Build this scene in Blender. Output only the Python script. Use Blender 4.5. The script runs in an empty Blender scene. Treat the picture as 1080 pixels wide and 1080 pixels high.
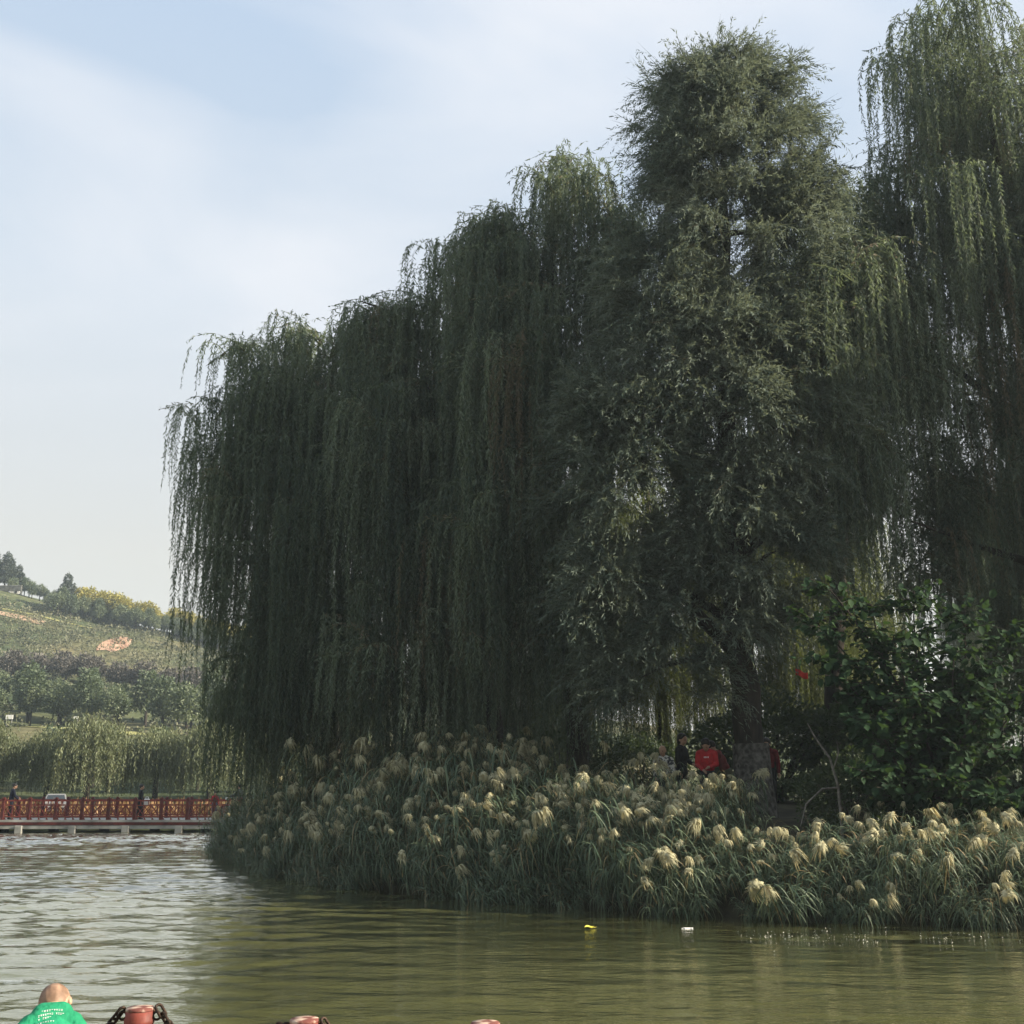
import bpy, bmesh, math
import numpy as np
from mathutils import Vector, Matrix, Quaternion

S = bpy.context.scene
COL = S.collection
R = math.radians

# ------------------------------------------------------------------ camera
cam_d = bpy.data.cameras.new('camera')
cam = bpy.data.objects.new('camera', cam_d)
COL.objects.link(cam)
cam.location = (0, 0, 2.2)
cam.rotation_euler = (R(90 + 14.37), 0, 0)
cam_d.sensor_width = 36.0
cam_d.lens = 37.73
cam_d.clip_start = 0.1
cam_d.clip_end = 3000
S.camera = cam

# ------------------------------------------------------------------ sky, sun, exposure
SUN_EL, SUN_AZ = 25.0, 99.0          # azimuth clockwise from the view direction
w = bpy.data.worlds.new('World')
S.world = w
w.use_nodes = True
nt = w.node_tree
bg = nt.nodes['Background']
bg.inputs[1].default_value = 0.088
sky = nt.nodes.new('ShaderNodeTexSky')
sky.sky_type = 'NISHITA'
sky.sun_disc = False
sky.sun_elevation = R(SUN_EL)
sky.sun_rotation = R(SUN_AZ)
sky.air_density = 1.0
sky.dust_density = 3.0
sky.ozone_density = 1.6
tc = nt.nodes.new('ShaderNodeTexCoord')
mp = nt.nodes.new('ShaderNodeMapping')
mp.inputs['Rotation'].default_value = (0, R(30), R(20))
mp.inputs['Location'].default_value = (.4, 0, 0)
mp.inputs['Scale'].default_value = (1.0, 1.0, 2.6)
nz = nt.nodes.new('ShaderNodeTexNoise')
nz.inputs['Scale'].default_value = 1.9
nz.inputs['Detail'].default_value = 5
nz.inputs['Roughness'].default_value = 0.45
nz.inputs['Distortion'].default_value = 0.5
rp = nt.nodes.new('ShaderNodeValToRGB')
rp.color_ramp.elements[0].position = 0.36
rp.color_ramp.elements[0].color = (0, 0, 0, 1)
rp.color_ramp.elements[1].position = 0.60
rp.color_ramp.elements[1].color = (0.75, 0.75, 0.75, 1)
sx = nt.nodes.new('ShaderNodeSeparateXYZ')
hz = nt.nodes.new('ShaderNodeValToRGB')           # hazy late afternoon air: cream at the horizon, pale blue above
hz.color_ramp.elements[0].position = 0.20
hz.color_ramp.elements[0].color = (3.66 / 4, 3.50 / 4, 3.14 / 4, 1)
hz.color_ramp.elements[1].position = 0.62
hz.color_ramp.elements[1].color = (2.62 / 4, 3.20 / 4, 3.95 / 4, 1)
e_ = hz.color_ramp.elements.new(0.42)
e_.color = (3.10 / 4, 3.46 / 4, 3.82 / 4, 1)
sc_ = nt.nodes.new('ShaderNodeMix'); sc_.data_type = 'RGBA'; sc_.blend_type = 'MULTIPLY'
sc_.inputs[0].default_value = 1.0; sc_.inputs[7].default_value = (4.1, 4.1, 4.1, 1)
ma = nt.nodes.new('ShaderNodeMix'); ma.data_type = 'RGBA'; ma.inputs[0].default_value = 0.82
mx = nt.nodes.new('ShaderNodeMix'); mx.data_type = 'RGBA'
mx.inputs[7].default_value = (4.15, 4.2, 4.4, 1)      # thin high cloud
nt.links.new(tc.outputs['Generated'], mp.inputs[0])
nt.links.new(mp.outputs[0], nz.inputs['Vector'])
nt.links.new(nz.outputs['Fac'], rp.inputs[0])
nt.links.new(tc.outputs['Generated'], sx.inputs[0])
nt.links.new(sx.outputs['Z'], hz.inputs[0])
nt.links.new(hz.outputs[0], sc_.inputs[6])
nt.links.new(sky.outputs[0], ma.inputs[6])
nt.links.new(sc_.outputs[2], ma.inputs[7])
nt.links.new(ma.outputs[2], mx.inputs[6])
mr = nt.nodes.new('ShaderNodeMapRange')
mr.inputs[1].default_value = .22; mr.inputs[2].default_value = .46
ml = nt.nodes.new('ShaderNodeMath'); ml.operation = 'MULTIPLY'
nt.links.new(sx.outputs['Z'], mr.inputs[0])
nt.links.new(rp.outputs[0], ml.inputs[0]); nt.links.new(mr.outputs[0], ml.inputs[1])
nt.links.new(ml.outputs[0], mx.inputs[0])
nt.links.new(mx.outputs[2], bg.inputs[0])

az, el = R(SUN_AZ), R(SUN_EL)
sun_vec = Vector((math.sin(az) * math.cos(el), math.cos(az) * math.cos(el), math.sin(el)))
sd = bpy.data.lights.new('sun', 'SUN')
sd.energy = 5.0
sd.angle = R(0.5)
sd.color = (1.0, 0.88, 0.70)
sun = bpy.data.objects.new('sun', sd)
COL.objects.link(sun)
sun.rotation_euler = sun_vec.to_track_quat('Z', 'Y').to_euler()
sun.location = (60, 0, 60)

S.view_settings.view_transform = 'Standard'
S.view_settings.look = 'None'
S.view_settings.gamma = 1
S.view_settings.exposure = 1.35
S.render.engine = 'CYCLES'
S.cycles.max_bounces = 6
S.cycles.diffuse_bounces = 3
S.cycles.glossy_bounces = 3
S.cycles.transmission_bounces = 4
S.cycles.use_denoising = True
S.cycles.caustics_reflective = False
S.cycles.caustics_refractive = False

# ------------------------------------------------------------------ helpers
def link(o, parent=None):
    COL.objects.link(o)
    if parent is not None:
        o.parent = parent
    return o

def tag(o, label=None, cat=None, group=None, kind=None):
    if label: o['label'] = label
    if cat: o['category'] = cat
    if group: o['group'] = group
    if kind: o['kind'] = kind
    return o

def empty(name, loc=(0, 0, 0), rz=0.0, label=None, cat=None, group=None):
    o = bpy.data.objects.new(name, None)
    o.location = loc
    o.rotation_euler = (0, 0, rz)
    o.empty_display_size = 0.3
    link(o)
    return tag(o, label, cat, group)

def kids(o):
    return [c for c in COL.objects if c.parent == o]

def copy_tree(o, parent=None, _map=None):
    c = o.copy()
    COL.objects.link(c)
    c.parent = parent
    for ch in list(o.children):
        copy_tree(ch, c)
    return c

class MB:
    """collects shapes and links them as ONE mesh object"""
    def __init__(s):
        s.v = []; s.f = []; s.m = []; s.sm = []
    def add(s, vs, fs, mi=0, smooth=False):
        o = len(s.v)
        s.v.extend([tuple(p) for p in vs])
        for f in fs:
            s.f.append(tuple(i + o for i in f)); s.m.append(mi); s.sm.append(smooth)
    def box(s, c, d, rz=0.0, mi=0, rot=None, bev=0.0):
        x, y, z = d[0] / 2, d[1] / 2, d[2] / 2
        if bev > 0:
            b = min(bev, x * .9, y * .9, z * .9)
            vs = []
            for sx in (-1, 1):
                for sy in (-1, 1):
                    for sz in (-1, 1):
                        vs += [(sx * (x - b), sy * (y - b), sz * z), (sx * (x - b), sy * y, sz * (z - b)), (sx * x, sy * (y - b), sz * (z - b))]
            bm = bmesh.new()
            for p in vs: bm.verts.new(p)
            bmesh.ops.convex_hull(bm, input=bm.verts)
            bm.verts.index_update()
            vs = [v.co.copy() for v in bm.verts]
            fs = [[v.index for v in f.verts] for f in bm.faces]
            bm.free()
        else:
            vs = [(-x, -y, -z), (x, -y, -z), (x, y, -z), (-x, y, -z), (-x, -y, z), (x, -y, z), (x, y, z), (-x, y, z)]
            fs = [(0, 3, 2, 1), (4, 5, 6, 7), (0, 1, 5, 4), (1, 2, 6, 5), (2, 3, 7, 6), (3, 0, 4, 7)]
        M = rot if rot is not None else Matrix.Rotation(rz, 3, 'Z')
        s.add([M @ Vector(p) + Vector(c) for p in vs], fs, mi)
    def tube(s, pts, rad, n=8, mi=0, cap=True, smooth=True):
        pts = [Vector(p) for p in pts]
        if not hasattr(rad, '__len__'): rad = [rad] * len(pts)
        vs = []; fs = []
        prev = None
        for i, p in enumerate(pts):
            t = (pts[min(i + 1, len(pts) - 1)] - pts[max(i - 1, 0)]).normalized()
            if prev is None:
                a = Vector((1, 0, 0)) if abs(t.x) < .8 else Vector((0, 1, 0))
                u = t.cross(a).normalized()
            else:
                u = (prev - t * prev.dot(t))
                u = u.normalized() if u.length > 1e-6 else t.orthogonal().normalized()
            prev = u
            v = t.cross(u)
            for k in range(n):
                a = 2 * math.pi * k / n
                vs.append(p + (u * math.cos(a) + v * math.sin(a)) * rad[i])
        for i in range(len(pts) - 1):
            for k in range(n):
                k2 = (k + 1) % n
                fs.append((i * n + k, i * n + k2, (i + 1) * n + k2, (i + 1) * n + k))
        s.add(vs, fs, mi, smooth)
        if cap:
            s.add(vs[:n], [tuple(range(n - 1, -1, -1))], mi)
            s.add(vs[-n:], [tuple(range(n))], mi)
    def ball(s, c, r, nu=12, nv=8, mi=0, rot=None, smooth=True):
        if not hasattr(r, '__len__'): r = (r, r, r)
        vs = [Vector((0, 0, -r[2]))]
        for j in range(1, nv):
            ph = math.pi * j / nv - math.pi / 2
            for i in range(nu):
                a = 2 * math.pi * i / nu
                vs.append(Vector((r[0] * math.cos(ph) * math.cos(a), r[1] * math.cos(ph) * math.sin(a), r[2] * math.sin(ph))))
        vs.append(Vector((0, 0, r[2])))
        fs = []
        for i in range(nu):
            fs.append((0, 1 + (i + 1) % nu, 1 + i))
        for j in range(nv - 2):
            for i in range(nu):
                a = 1 + j * nu
                fs.append((a + i, a + (i + 1) % nu, a + nu + (i + 1) % nu, a + nu + i))
        a = 1 + (nv - 2) * nu
        for i in range(nu):
            fs.append((a + i, a + (i + 1) % nu, len(vs) - 1))
        M = rot if rot is not None else Matrix.Identity(3)
        s.add([M @ p + Vector(c) for p in vs], fs, mi, smooth)
    def lathe(s, prof, c=(0, 0, 0), n=24, mi=0, rot=None, smooth=True):
        vs = []; fs = []
        for r, z in prof:
            for k in range(n):
                a = 2 * math.pi * k / n
                vs.append(Vector((r * math.cos(a), r * math.sin(a), z)))
        for i in range(len(prof) - 1):
            for k in range(n):
                k2 = (k + 1) % n
                fs.append((i * n + k, i * n + k2, (i + 1) * n + k2, (i + 1) * n + k))
        fs.append(tuple(range(n - 1, -1, -1)))
        fs.append(tuple((len(prof) - 1) * n + k for k in range(n)))
        M = rot if rot is not None else Matrix.Identity(3)
        s.add([M @ p + Vector(c) for p in vs], fs, mi, smooth)
    def torus(s, c, R0, r, n=20, m=8, mi=0, rot=None):
        vs = []; fs = []
        M = rot if rot is not None else Matrix.Identity(3)
        for i in range(n):
            a = 2 * math.pi * i / n
            for j in range(m):
                b = 2 * math.pi * j / m
                rr = R0 + r * math.cos(b)
                vs.append(M @ Vector((rr * math.cos(a), rr * math.sin(a), r * math.sin(b))) + Vector(c))
        for i in range(n):
            for j in range(m):
                fs.append((i * m + j, ((i + 1) % n) * m + j, ((i + 1) % n) * m + (j + 1) % m, i * m + (j + 1) % m))
        s.add(vs, fs, mi, True)
    def build(s, name, mats, parent=None):
        me = bpy.data.meshes.new(name)
        me.from_pydata(s.v, [], s.f)
        if not isinstance(mats, (list, tuple)): mats = [mats]
        for m in mats: me.materials.append(m)
        me.polygons.foreach_set('material_index', s.m)
        me.polygons.foreach_set('use_smooth', s.sm)
        me.update()
        return link(bpy.data.objects.new(name, me), parent)

DIAMOND = (np.array([(0, 0, 0), (.45, .5, 0), (1, 0, 0), (.45, -.5, 0)], float), [(0, 1, 2, 3)])
BLADE = (np.array([(0, 0, 0), (.22, .42, .1), (.55, .5, .05), (1, 0, -.15), (.55, -.5, .05), (.22, -.42, .1), (.5, 0, -.12)], float),
         [(0, 6, 2, 1), (6, 3, 2), (0, 5, 4, 6), (6, 4, 3)])

def norm(a):
    return a / np.maximum(np.linalg.norm(a, axis=-1, keepdims=True), 1e-9)

def leaves(tmpl, P, U, V, L, W, T):
    """verts, polygons and tint of N leaves of one template"""
    tv, tf = tmpl
    Nn = np.cross(U, V)
    L = L[:, None, None]; W = W[:, None, None]
    v = P[:, None, :] + U[:, None, :] * L * tv[None, :, 0, None] + V[:, None, :] * W * tv[None, :, 1, None] + Nn[:, None, :] * W * tv[None, :, 2, None]
    n, k = len(P), len(tv)
    off = (np.arange(n) * k)[:, None]
    loops = (np.concatenate([np.array(f) for f in tf])[None, :] + off).ravel()
    sizes = np.tile(np.array([len(f) for f in tf]), n)
    return v.reshape(-1, 3), loops, sizes, np.repeat(T, k)

def leaf_object(name, chunks, mat, parent=None, rel=None):
    vs, ls, ss, ts = [], [], [], []
    o = 0
    for v, l, s_, t in chunks:
        vs.append(v); ls.append(l + o); ss.append(s_); ts.append(t); o += len(v)
    v = np.concatenate(vs); l = np.concatenate(ls); s_ = np.concatenate(ss); t = np.concatenate(ts)
    if rel is not None: v = v - np.array(rel)[None]
    me = bpy.data.meshes.new(name)
    me.vertices.add(len(v)); me.vertices.foreach_set('co', v.astype(np.float32).ravel())
    me.loops.add(len(l)); me.loops.foreach_set('vertex_index', l.astype(np.int32))
    me.polygons.add(len(s_))
    st = np.concatenate([[0], np.cumsum(s_)[:-1]]).astype(np.int32)
    me.polygons.foreach_set('loop_start', st)
    me.polygons.foreach_set('loop_total', s_.astype(np.int32))
    a = me.attributes.new('tint', 'FLOAT', 'POINT')
    a.data.foreach_set('value', t.astype(np.float32))
    me.materials.append(mat)
    me.update(calc_edges=True)
    return link(bpy.data.objects.new(name, me), parent)

def rand_perp(rng, U):
    a = rng.normal(size=U.shape)
    a = a - U * (a * U).sum(-1, keepdims=True)
    return norm(a)

# ------------------------------------------------------------------ materials
def mat(name):
    m = bpy.data.materials.new(name)
    m.use_nodes = True
    t = m.node_tree
    return m, t, t.nodes['Principled BSDF']

def noise_mat(name, c1, c2, scale=5.0, rough=0.8, detail=4, bump=0.0, stretch=(1, 1, 1), lo=.35, hi=.65, spec=0.3, metal=0.0, bscale=None):
    m, t, p = mat(name)
    N = t.nodes
    co = N.new('ShaderNodeTexCoord'); mpn = N.new('ShaderNodeMapping')
    mpn.inputs['Scale'].default_value = stretch
    t.links.new(co.outputs['Object'], mpn.inputs[0])
    nzn = N.new('ShaderNodeTexNoise')
    nzn.inputs['Scale'].default_value = scale; nzn.inputs['Detail'].default_value = detail
    t.links.new(mpn.outputs[0], nzn.inputs['Vector'])
    r = N.new('ShaderNodeValToRGB')
    r.color_ramp.elements[0].position = lo; r.color_ramp.elements[0].color = (*c1, 1)
    r.color_ramp.elements[1].position = hi; r.color_ramp.elements[1].color = (*c2, 1)
    t.links.new(nzn.outputs['Fac'], r.inputs[0])
    t.links.new(r.outputs[0], p.inputs['Base Color'])
    p.inputs['Roughness'].default_value = rough
    p.inputs['Specular IOR Level'].default_value = spec
    p.inputs['Metallic'].default_value = metal
    if bump:
        b = N.new('ShaderNodeBump'); b.inputs['Strength'].default_value = bump; b.inputs['Distance'].default_value = 0.02
        if bscale:
            n2 = N.new('ShaderNodeTexNoise'); n2.inputs['Scale'].default_value = bscale; n2.inputs['Detail'].default_value = 5
            t.links.new(mpn.outputs[0], n2.inputs['Vector']); t.links.new(n2.outputs['Fac'], b.inputs['Height'])
        else:
            t.links.new(nzn.outputs['Fac'], b.inputs['Height'])
        t.links.new(b.outputs[0], p.inputs['Normal'])
    return m

def leaf_mat(name, dark, light, trans, tmix=0.35, twig=(0.05, 0.04, 0.025), rough=0.55, spec=0.35, dry=None):
    m, t, p = mat(name)
    N = t.nodes
    at_ = N.new('ShaderNodeAttribute'); at_.attribute_name = 'tint'
    r = N.new('ShaderNodeValToRGB')
    r.color_ramp.elements[0].position = 0.0; r.color_ramp.elements[0].color = (*dark, 1)
    r.color_ramp.elements[1].position = 1.0; r.color_ramp.elements[1].color = (*light, 1)
    if dry:
        r.color_ramp.elements[1].position = .91
        r.color_ramp.elements.new(.94).color = (*dry, 1)
    t.links.new(at_.outputs['Fac'], r.inputs[0])
    lt = N.new('ShaderNodeMath'); lt.operation = 'LESS_THAN'; lt.inputs[1].default_value = -0.5
    t.links.new(at_.outputs['Fac'], lt.inputs[0])
    mxn = N.new('ShaderNodeMix'); mxn.data_type = 'RGBA'
    mxn.inputs[7].default_value = (*twig, 1)
    t.links.new(lt.outputs[0], mxn.inputs[0]); t.links.new(r.outputs[0], mxn.inputs[6])
    t.links.new(mxn.outputs[2], p.inputs['Base Color'])
    p.inputs['Roughness'].default_value = rough
    p.inputs['Specular IOR Level'].default_value = spec
    tr = N.new('ShaderNodeBsdfTranslucent')
    r2 = N.new('ShaderNodeValToRGB')
    r2.color_ramp.elements[0].color = (*[c * .7 for c in trans], 1)
    r2.color_ramp.elements[1].color = (*trans, 1)
    t.links.new(at_.outputs['Fac'], r2.inputs[0]); t.links.new(r2.outputs[0], tr.inputs['Color'])
    ms = N.new('ShaderNodeMixShader'); ms.inputs[0].default_value = tmix
    t.links.new(p.outputs[0], ms.inputs[1]); t.links.new(tr.outputs[0], ms.inputs[2])
    t.links.new(ms.outputs[0], N['Material Output'].inputs['Surface'])
    return m

M_willow = leaf_mat('willow_leaf', (0.018, 0.040, 0.036), (0.190, 0.235, 0.165), (0.22, 0.28, 0.13), 0.34, rough=.65, spec=.2, dry=(.13, .10, .07))
M_willow_sunlit = leaf_mat('sunlit_willow_leaf', (0.035, 0.055, 0.018), (0.110, 0.135, 0.045), (0.17, 0.21, 0.04), 0.40)  # yellow sun glow put into the leaf colour of the back willows
M_grey = leaf_mat('grey_leaf', (0.026, 0.053, 0.047), (0.190, 0.225, 0.180), (0.20, 0.235, 0.14), 0.33, rough=.75, spec=.12)
M_reed = leaf_mat('reed_blade', (0.042, 0.082, 0.050), (0.165, 0.210, 0.125), (0.14, 0.17, 0.06), 0.25, twig=(0.16, 0.14, 0.08), dry=(.24, .18, .09))
M_plume = leaf_mat('reed_plume', (0.38, 0.38, 0.25), (0.72, 0.69, 0.47), (0.55, 0.45, 0.22), 0.35, rough=0.9, spec=0.1)
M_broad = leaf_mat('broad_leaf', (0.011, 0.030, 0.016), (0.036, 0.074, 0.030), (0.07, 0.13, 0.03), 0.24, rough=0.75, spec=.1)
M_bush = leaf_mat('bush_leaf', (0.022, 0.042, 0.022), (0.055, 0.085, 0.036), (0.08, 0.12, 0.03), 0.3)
M_farwil = leaf_mat('far_willow_leaf', (0.085, 0.110, 0.056), (0.185, 0.205, 0.110), (0.20, 0.22, 0.07), 0.3)
M_fartree = leaf_mat('far_tree_leaf', (0.075, 0.105, 0.060), (0.165, 0.195, 0.110), (0.12, 0.16, 0.05), 0.25)
M_purple = leaf_mat('purple_leaf', (0.070, 0.066, 0.058), (0.125, 0.115, 0.100), (0.09, 0.07, 0.06), 0.2)
M_yellow = leaf_mat('yellow_leaf', (0.17, 0.17, 0.045), (0.38, 0.34, 0.085), (0.4, 0.34, 0.05), 0.3)
M_pine = leaf_mat('pine_needle', (0.030, 0.042, 0.030), (0.060, 0.075, 0.048), (0.05, 0.07, 0.03), 0.15)
M_scrub = leaf_mat('scrub_leaf', (0.070, 0.082, 0.046), (0.190, 0.185, 0.110), (0.12, 0.13, 0.06), 0.2)
M_dry = leaf_mat('dry_grass', (0.16, 0.085, 0.035), (0.34, 0.20, 0.085), (0.3, 0.18, 0.06), 0.3)

M_bark = noise_mat('bark', (0.014, 0.012, 0.010), (0.048, 0.040, 0.032), 9, 0.95, 6, 0.6, (1, 1, 0.25))
M_white_bark = noise_mat('limewash', (0.04, 0.037, 0.033), (0.17, 0.165, 0.15), 9, 0.95, 7, 0.6, lo=.38, hi=.68)
M_twig_grey = noise_mat('grey_twig', (0.10, 0.092, 0.08), (0.21, 0.195, 0.17), 12, 0.9)
M_soil = noise_mat('island_soil', (0.030, 0.028, 0.018), (0.065, 0.062, 0.034), 2.2, 0.95, 7, 0.5)
M_paving = noise_mat('quay_stone', (0.20, 0.19, 0.17), (0.33, 0.31, 0.28), 4, 0.85, 6, 0.3)
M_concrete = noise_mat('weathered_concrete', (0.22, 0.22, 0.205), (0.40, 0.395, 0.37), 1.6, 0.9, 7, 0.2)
M_concrete_dark = noise_mat('dark_concrete', (0.05, 0.05, 0.045), (0.14, 0.14, 0.125), 1.6, 0.9, 6, 0.2)  # darker concrete of rear piers, approach supports and hilltop wall
M_red_rail = noise_mat('red_rail_paint', (0.055, 0.012, 0.011), (0.12, 0.024, 0.020), 3, 0.6, 5)
M_red_rail2 = noise_mat('red_lattice_paint', (0.11, 0.020, 0.017), (0.22, 0.046, 0.036), 3, 0.6, 5)
M_post = noise_mat('red_post_paint', (0.11, 0.026, 0.020), (0.26, 0.062, 0.044), 14, 0.6, 6, 0.25, (1, 1, .6))
M_posttop = noise_mat('worn_post_top', (0.15, 0.05, 0.04), (0.50, 0.38, 0.30), 14, 0.8, 6, 0.3, lo=.46, hi=.62)
M_chain = noise_mat('rusty_iron', (0.018, 0.014, 0.012), (0.060, 0.038, 0.026), 60, 0.6, 4, 0.3, metal=0.6)
M_white = noise_mat('white_paint', (0.70, 0.70, 0.68), (0.80, 0.80, 0.78), 3, 0.45)
M_black = noise_mat('black_rubber', (0.012, 0.012, 0.012), (0.025, 0.025, 0.025), 8, 0.7)
M_metal = noise_mat('grey_metal', (0.28, 0.28, 0.29), (0.40, 0.40, 0.41), 8, 0.35, metal=0.8)
M_glass = noise_mat('dark_glass', (0.015, 0.02, 0.022), (0.03, 0.035, 0.04), 2, 0.08, spec=0.6)
M_lamp = noise_mat('lamp_glass', (0.6, 0.6, 0.56), (0.75, 0.75, 0.7), 5, 0.15)
M_bike = noise_mat('maroon_paint', (0.10, 0.018, 0.030), (0.17, 0.03, 0.045), 4, 0.35)
M_seat = noise_mat('black_vinyl', (0.02, 0.02, 0.022), (0.04, 0.04, 0.042), 10, 0.5)

# hillside
def hill_material():
    m, t, p = mat('hillside')
    N = t.nodes
    co = N.new('ShaderNodeTexCoord')
    a = N.new('ShaderNodeTexNoise'); a.inputs['Scale'].default_value = 0.05; a.inputs['Detail'].default_value = 8
    b = N.new('ShaderNodeTexNoise'); b.inputs['Scale'].default_value = 0.9; b.inputs['Detail'].default_value = 6
    t.links.new(co.outputs['Object'], a.inputs['Vector']); t.links.new(co.outputs['Object'], b.inputs['Vector'])
    r = N.new('ShaderNodeValToRGB')
    e = r.color_ramp.elements
    e[0].position = .36; e[0].color = (0.050, 0.070, 0.034, 1)
    e[1].position = .66; e[1].color = (0.150, 0.135, 0.075, 1)
    x = e.new(.5); x.color = (0.085, 0.100, 0.048, 1)
    t.links.new(a.outputs['Fac'], r.inputs[0])
    r2 = N.new('ShaderNodeValToRGB')
    r2.color_ramp.elements[0].position = .3; r2.color_ramp.elements[0].color = (.55, .55, .55, 1)
    r2.color_ramp.elements[1].position = .7; r2.color_ramp.elements[1].color = (1.25, 1.25, 1.25, 1)
    t.links.new(b.outputs['Fac'], r2.inputs[0])
    mm = N.new('ShaderNodeMix'); mm.data_type = 'RGBA'; mm.blend_type = 'MULTIPLY'; mm.inputs[0].default_value = 1
    t.links.new(r.outputs[0], mm.inputs[6]); t.links.new(r2.outputs[0], mm.inputs[7])
    t.links.new(mm.outputs[2], p.inputs['Base Color'])
    p.inputs['Roughness'].default_value = 1; p.inputs['Specular IOR Level'].default_value = 0.1
    return m
M_hill = hill_material()
M_terrace = noise_mat('terrace_grass', (0.17, 0.175, 0.060), (0.30, 0.29, 0.11), .8, 1, 6)
M_tan = noise_mat('bare_earth', (0.24, 0.165, 0.105), (0.40, 0.29, 0.20), .5, 1, 6)
M_redearth = noise_mat('red_earth', (0.24, 0.13, 0.085), (0.46, 0.31, 0.22), .5, 1, 6)

def water_material():
    m, t, p = mat('lake_water')
    N = t.nodes
    co = N.new('ShaderNodeTexCoord')
    n2 = N.new('ShaderNodeTexNoise'); n2.inputs['Scale'].default_value = 6.5; n2.inputs['Detail'].default_value = 3
    n3 = N.new('ShaderNodeTexNoise'); n3.inputs['Scale'].default_value = 0.12; n3.inputs['Detail'].default_value = 3
    mpn = N.new('ShaderNodeMapping'); mpn.inputs['Scale'].default_value = (.6, 1.3, 1)
    t.links.new(co.outputs['Object'], mpn.inputs[0]); t.links.new(mpn.outputs[0], n2.inputs['Vector'])
    t.links.new(co.outputs['Object'], n3.inputs['Vector'])
    b = N.new('ShaderNodeBump'); b.inputs['Strength'].default_value = 1.0; b.inputs['Distance'].default_value = 0.010
    t.links.new(n2.outputs['Fac'], b.inputs['Height'])
    r = N.new('ShaderNodeValToRGB')
    r.color_ramp.elements[0].position = .35; r.color_ramp.elements[0].color = (0.098, 0.104, 0.040, 1)
    r.color_ramp.elements[1].position = .65; r.color_ramp.elements[1].color = (0.122, 0.127, 0.052, 1)
    t.links.new(n3.outputs['Fac'], r.inputs[0])
    df = N.new('ShaderNodeBsdfDiffuse'); t.links.new(r.outputs[0], df.inputs['Color']); t.links.new(b.outputs[0], df.inputs['Normal'])
    gl = N.new('ShaderNodeBsdfGlossy'); gl.inputs['Roughness'].default_value = .05; gl.inputs['Color'].default_value = (1, 1, .97, 1)
    t.links.new(b.outputs[0], gl.inputs['Normal'])
    fr = N.new('ShaderNodeFresnel'); fr.inputs['IOR'].default_value = 1.36; t.links.new(b.outputs[0], fr.inputs['Normal'])
    mu = N.new('ShaderNodeMath'); mu.operation = 'MULTIPLY'; mu.inputs[1].default_value = 1.85; mu.use_clamp = True
    t.links.new(fr.outputs[0], mu.inputs[0])
    ms = N.new('ShaderNodeMixShader')
    t.links.new(mu.outputs[0], ms.inputs[0]); t.links.new(df.outputs[0], ms.inputs[1]); t.links.new(gl.outputs[0], ms.inputs[2])
    t.links.new(ms.outputs[0], N['Material Output'].inputs['Surface'])
    N.remove(p)
    return m
M_water = water_material()

# ------------------------------------------------------------------ water, quay
def wave_height(x, y):
    rg = np.random.default_rng(3)
    h = np.zeros_like(x)
    for i in range(60):
        lam = .24 * (1.9 / .24) ** (rg.uniform() ** 1.7)
        th = R(90) + rg.normal(0, .55)
        k = 2 * math.pi / lam
        slope = .027 * (1.0 if lam < 1.2 else .5)
        warp = .25 * np.sin(.31 * x + .2 * y + i)
        h += slope / k * np.sin(k * (math.cos(th) * x + math.sin(th) * y) + rg.uniform(0, 6.28) + warp)
    amp = .75 + .35 * np.sin(.23 * x + 1.1 + .4 * np.sin(.19 * y)) * np.cos(.17 * y + .5 * np.sin(.13 * x)) + .12 * np.sin(.7 * x - .5 * y)
    lee = np.clip((x + 5.5) / 5, 0, 1) * .62
    return h * amp * (1 - lee) * (1 + .7 * np.clip((y - 34) / 12, 0, 1))
xs = np.concatenate([np.linspace(-420, -34, 40)[:-1], np.arange(-34, 14, .14), np.linspace(14, 300, 40)])
ys = np.concatenate([np.linspace(-30, 5, 12)[:-1], np.arange(5, 30, .075), np.arange(30, 60, .13), np.linspace(60, 66, 4)])
X, Y = np.meshgrid(xs, ys)
fade = np.clip((X + 34) / 3, 0, 1) * np.clip((14 - X) / 2, 0, 1) * np.clip((60 - Y) / 2, 0, 1) * np.clip((Y - 5) / 1.5, 0, 1)
Z = wave_height(X, Y) * fade
nx, ny = len(xs), len(ys)
j_, i_ = np.meshgrid(np.arange(ny - 1), np.arange(nx - 1), indexing='ij')
quad = np.stack([j_ * nx + i_, j_ * nx + i_ + 1, (j_ + 1) * nx + i_ + 1, (j_ + 1) * nx + i_], -1).reshape(-1, 4)
o = leaf_object('lake_water', [(np.stack([X, Y, Z], -1).reshape(-1, 3), quad.ravel(), np.full(len(quad), 4), np.zeros(nx * ny))], M_water)
o.data.polygons.foreach_set('use_smooth', np.ones(len(quad), bool))
tag(o, 'murky olive green lake rippling in front of the willow island', 'water', kind='structure')
mb = MB()
mb.box((0, -12.1, 0.1), (120, 35.9, 1.0), bev=.03)
tag(mb.build('promenade', M_paving), 'pale stone quay along the near shore', 'pavement', kind='structure')

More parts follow.
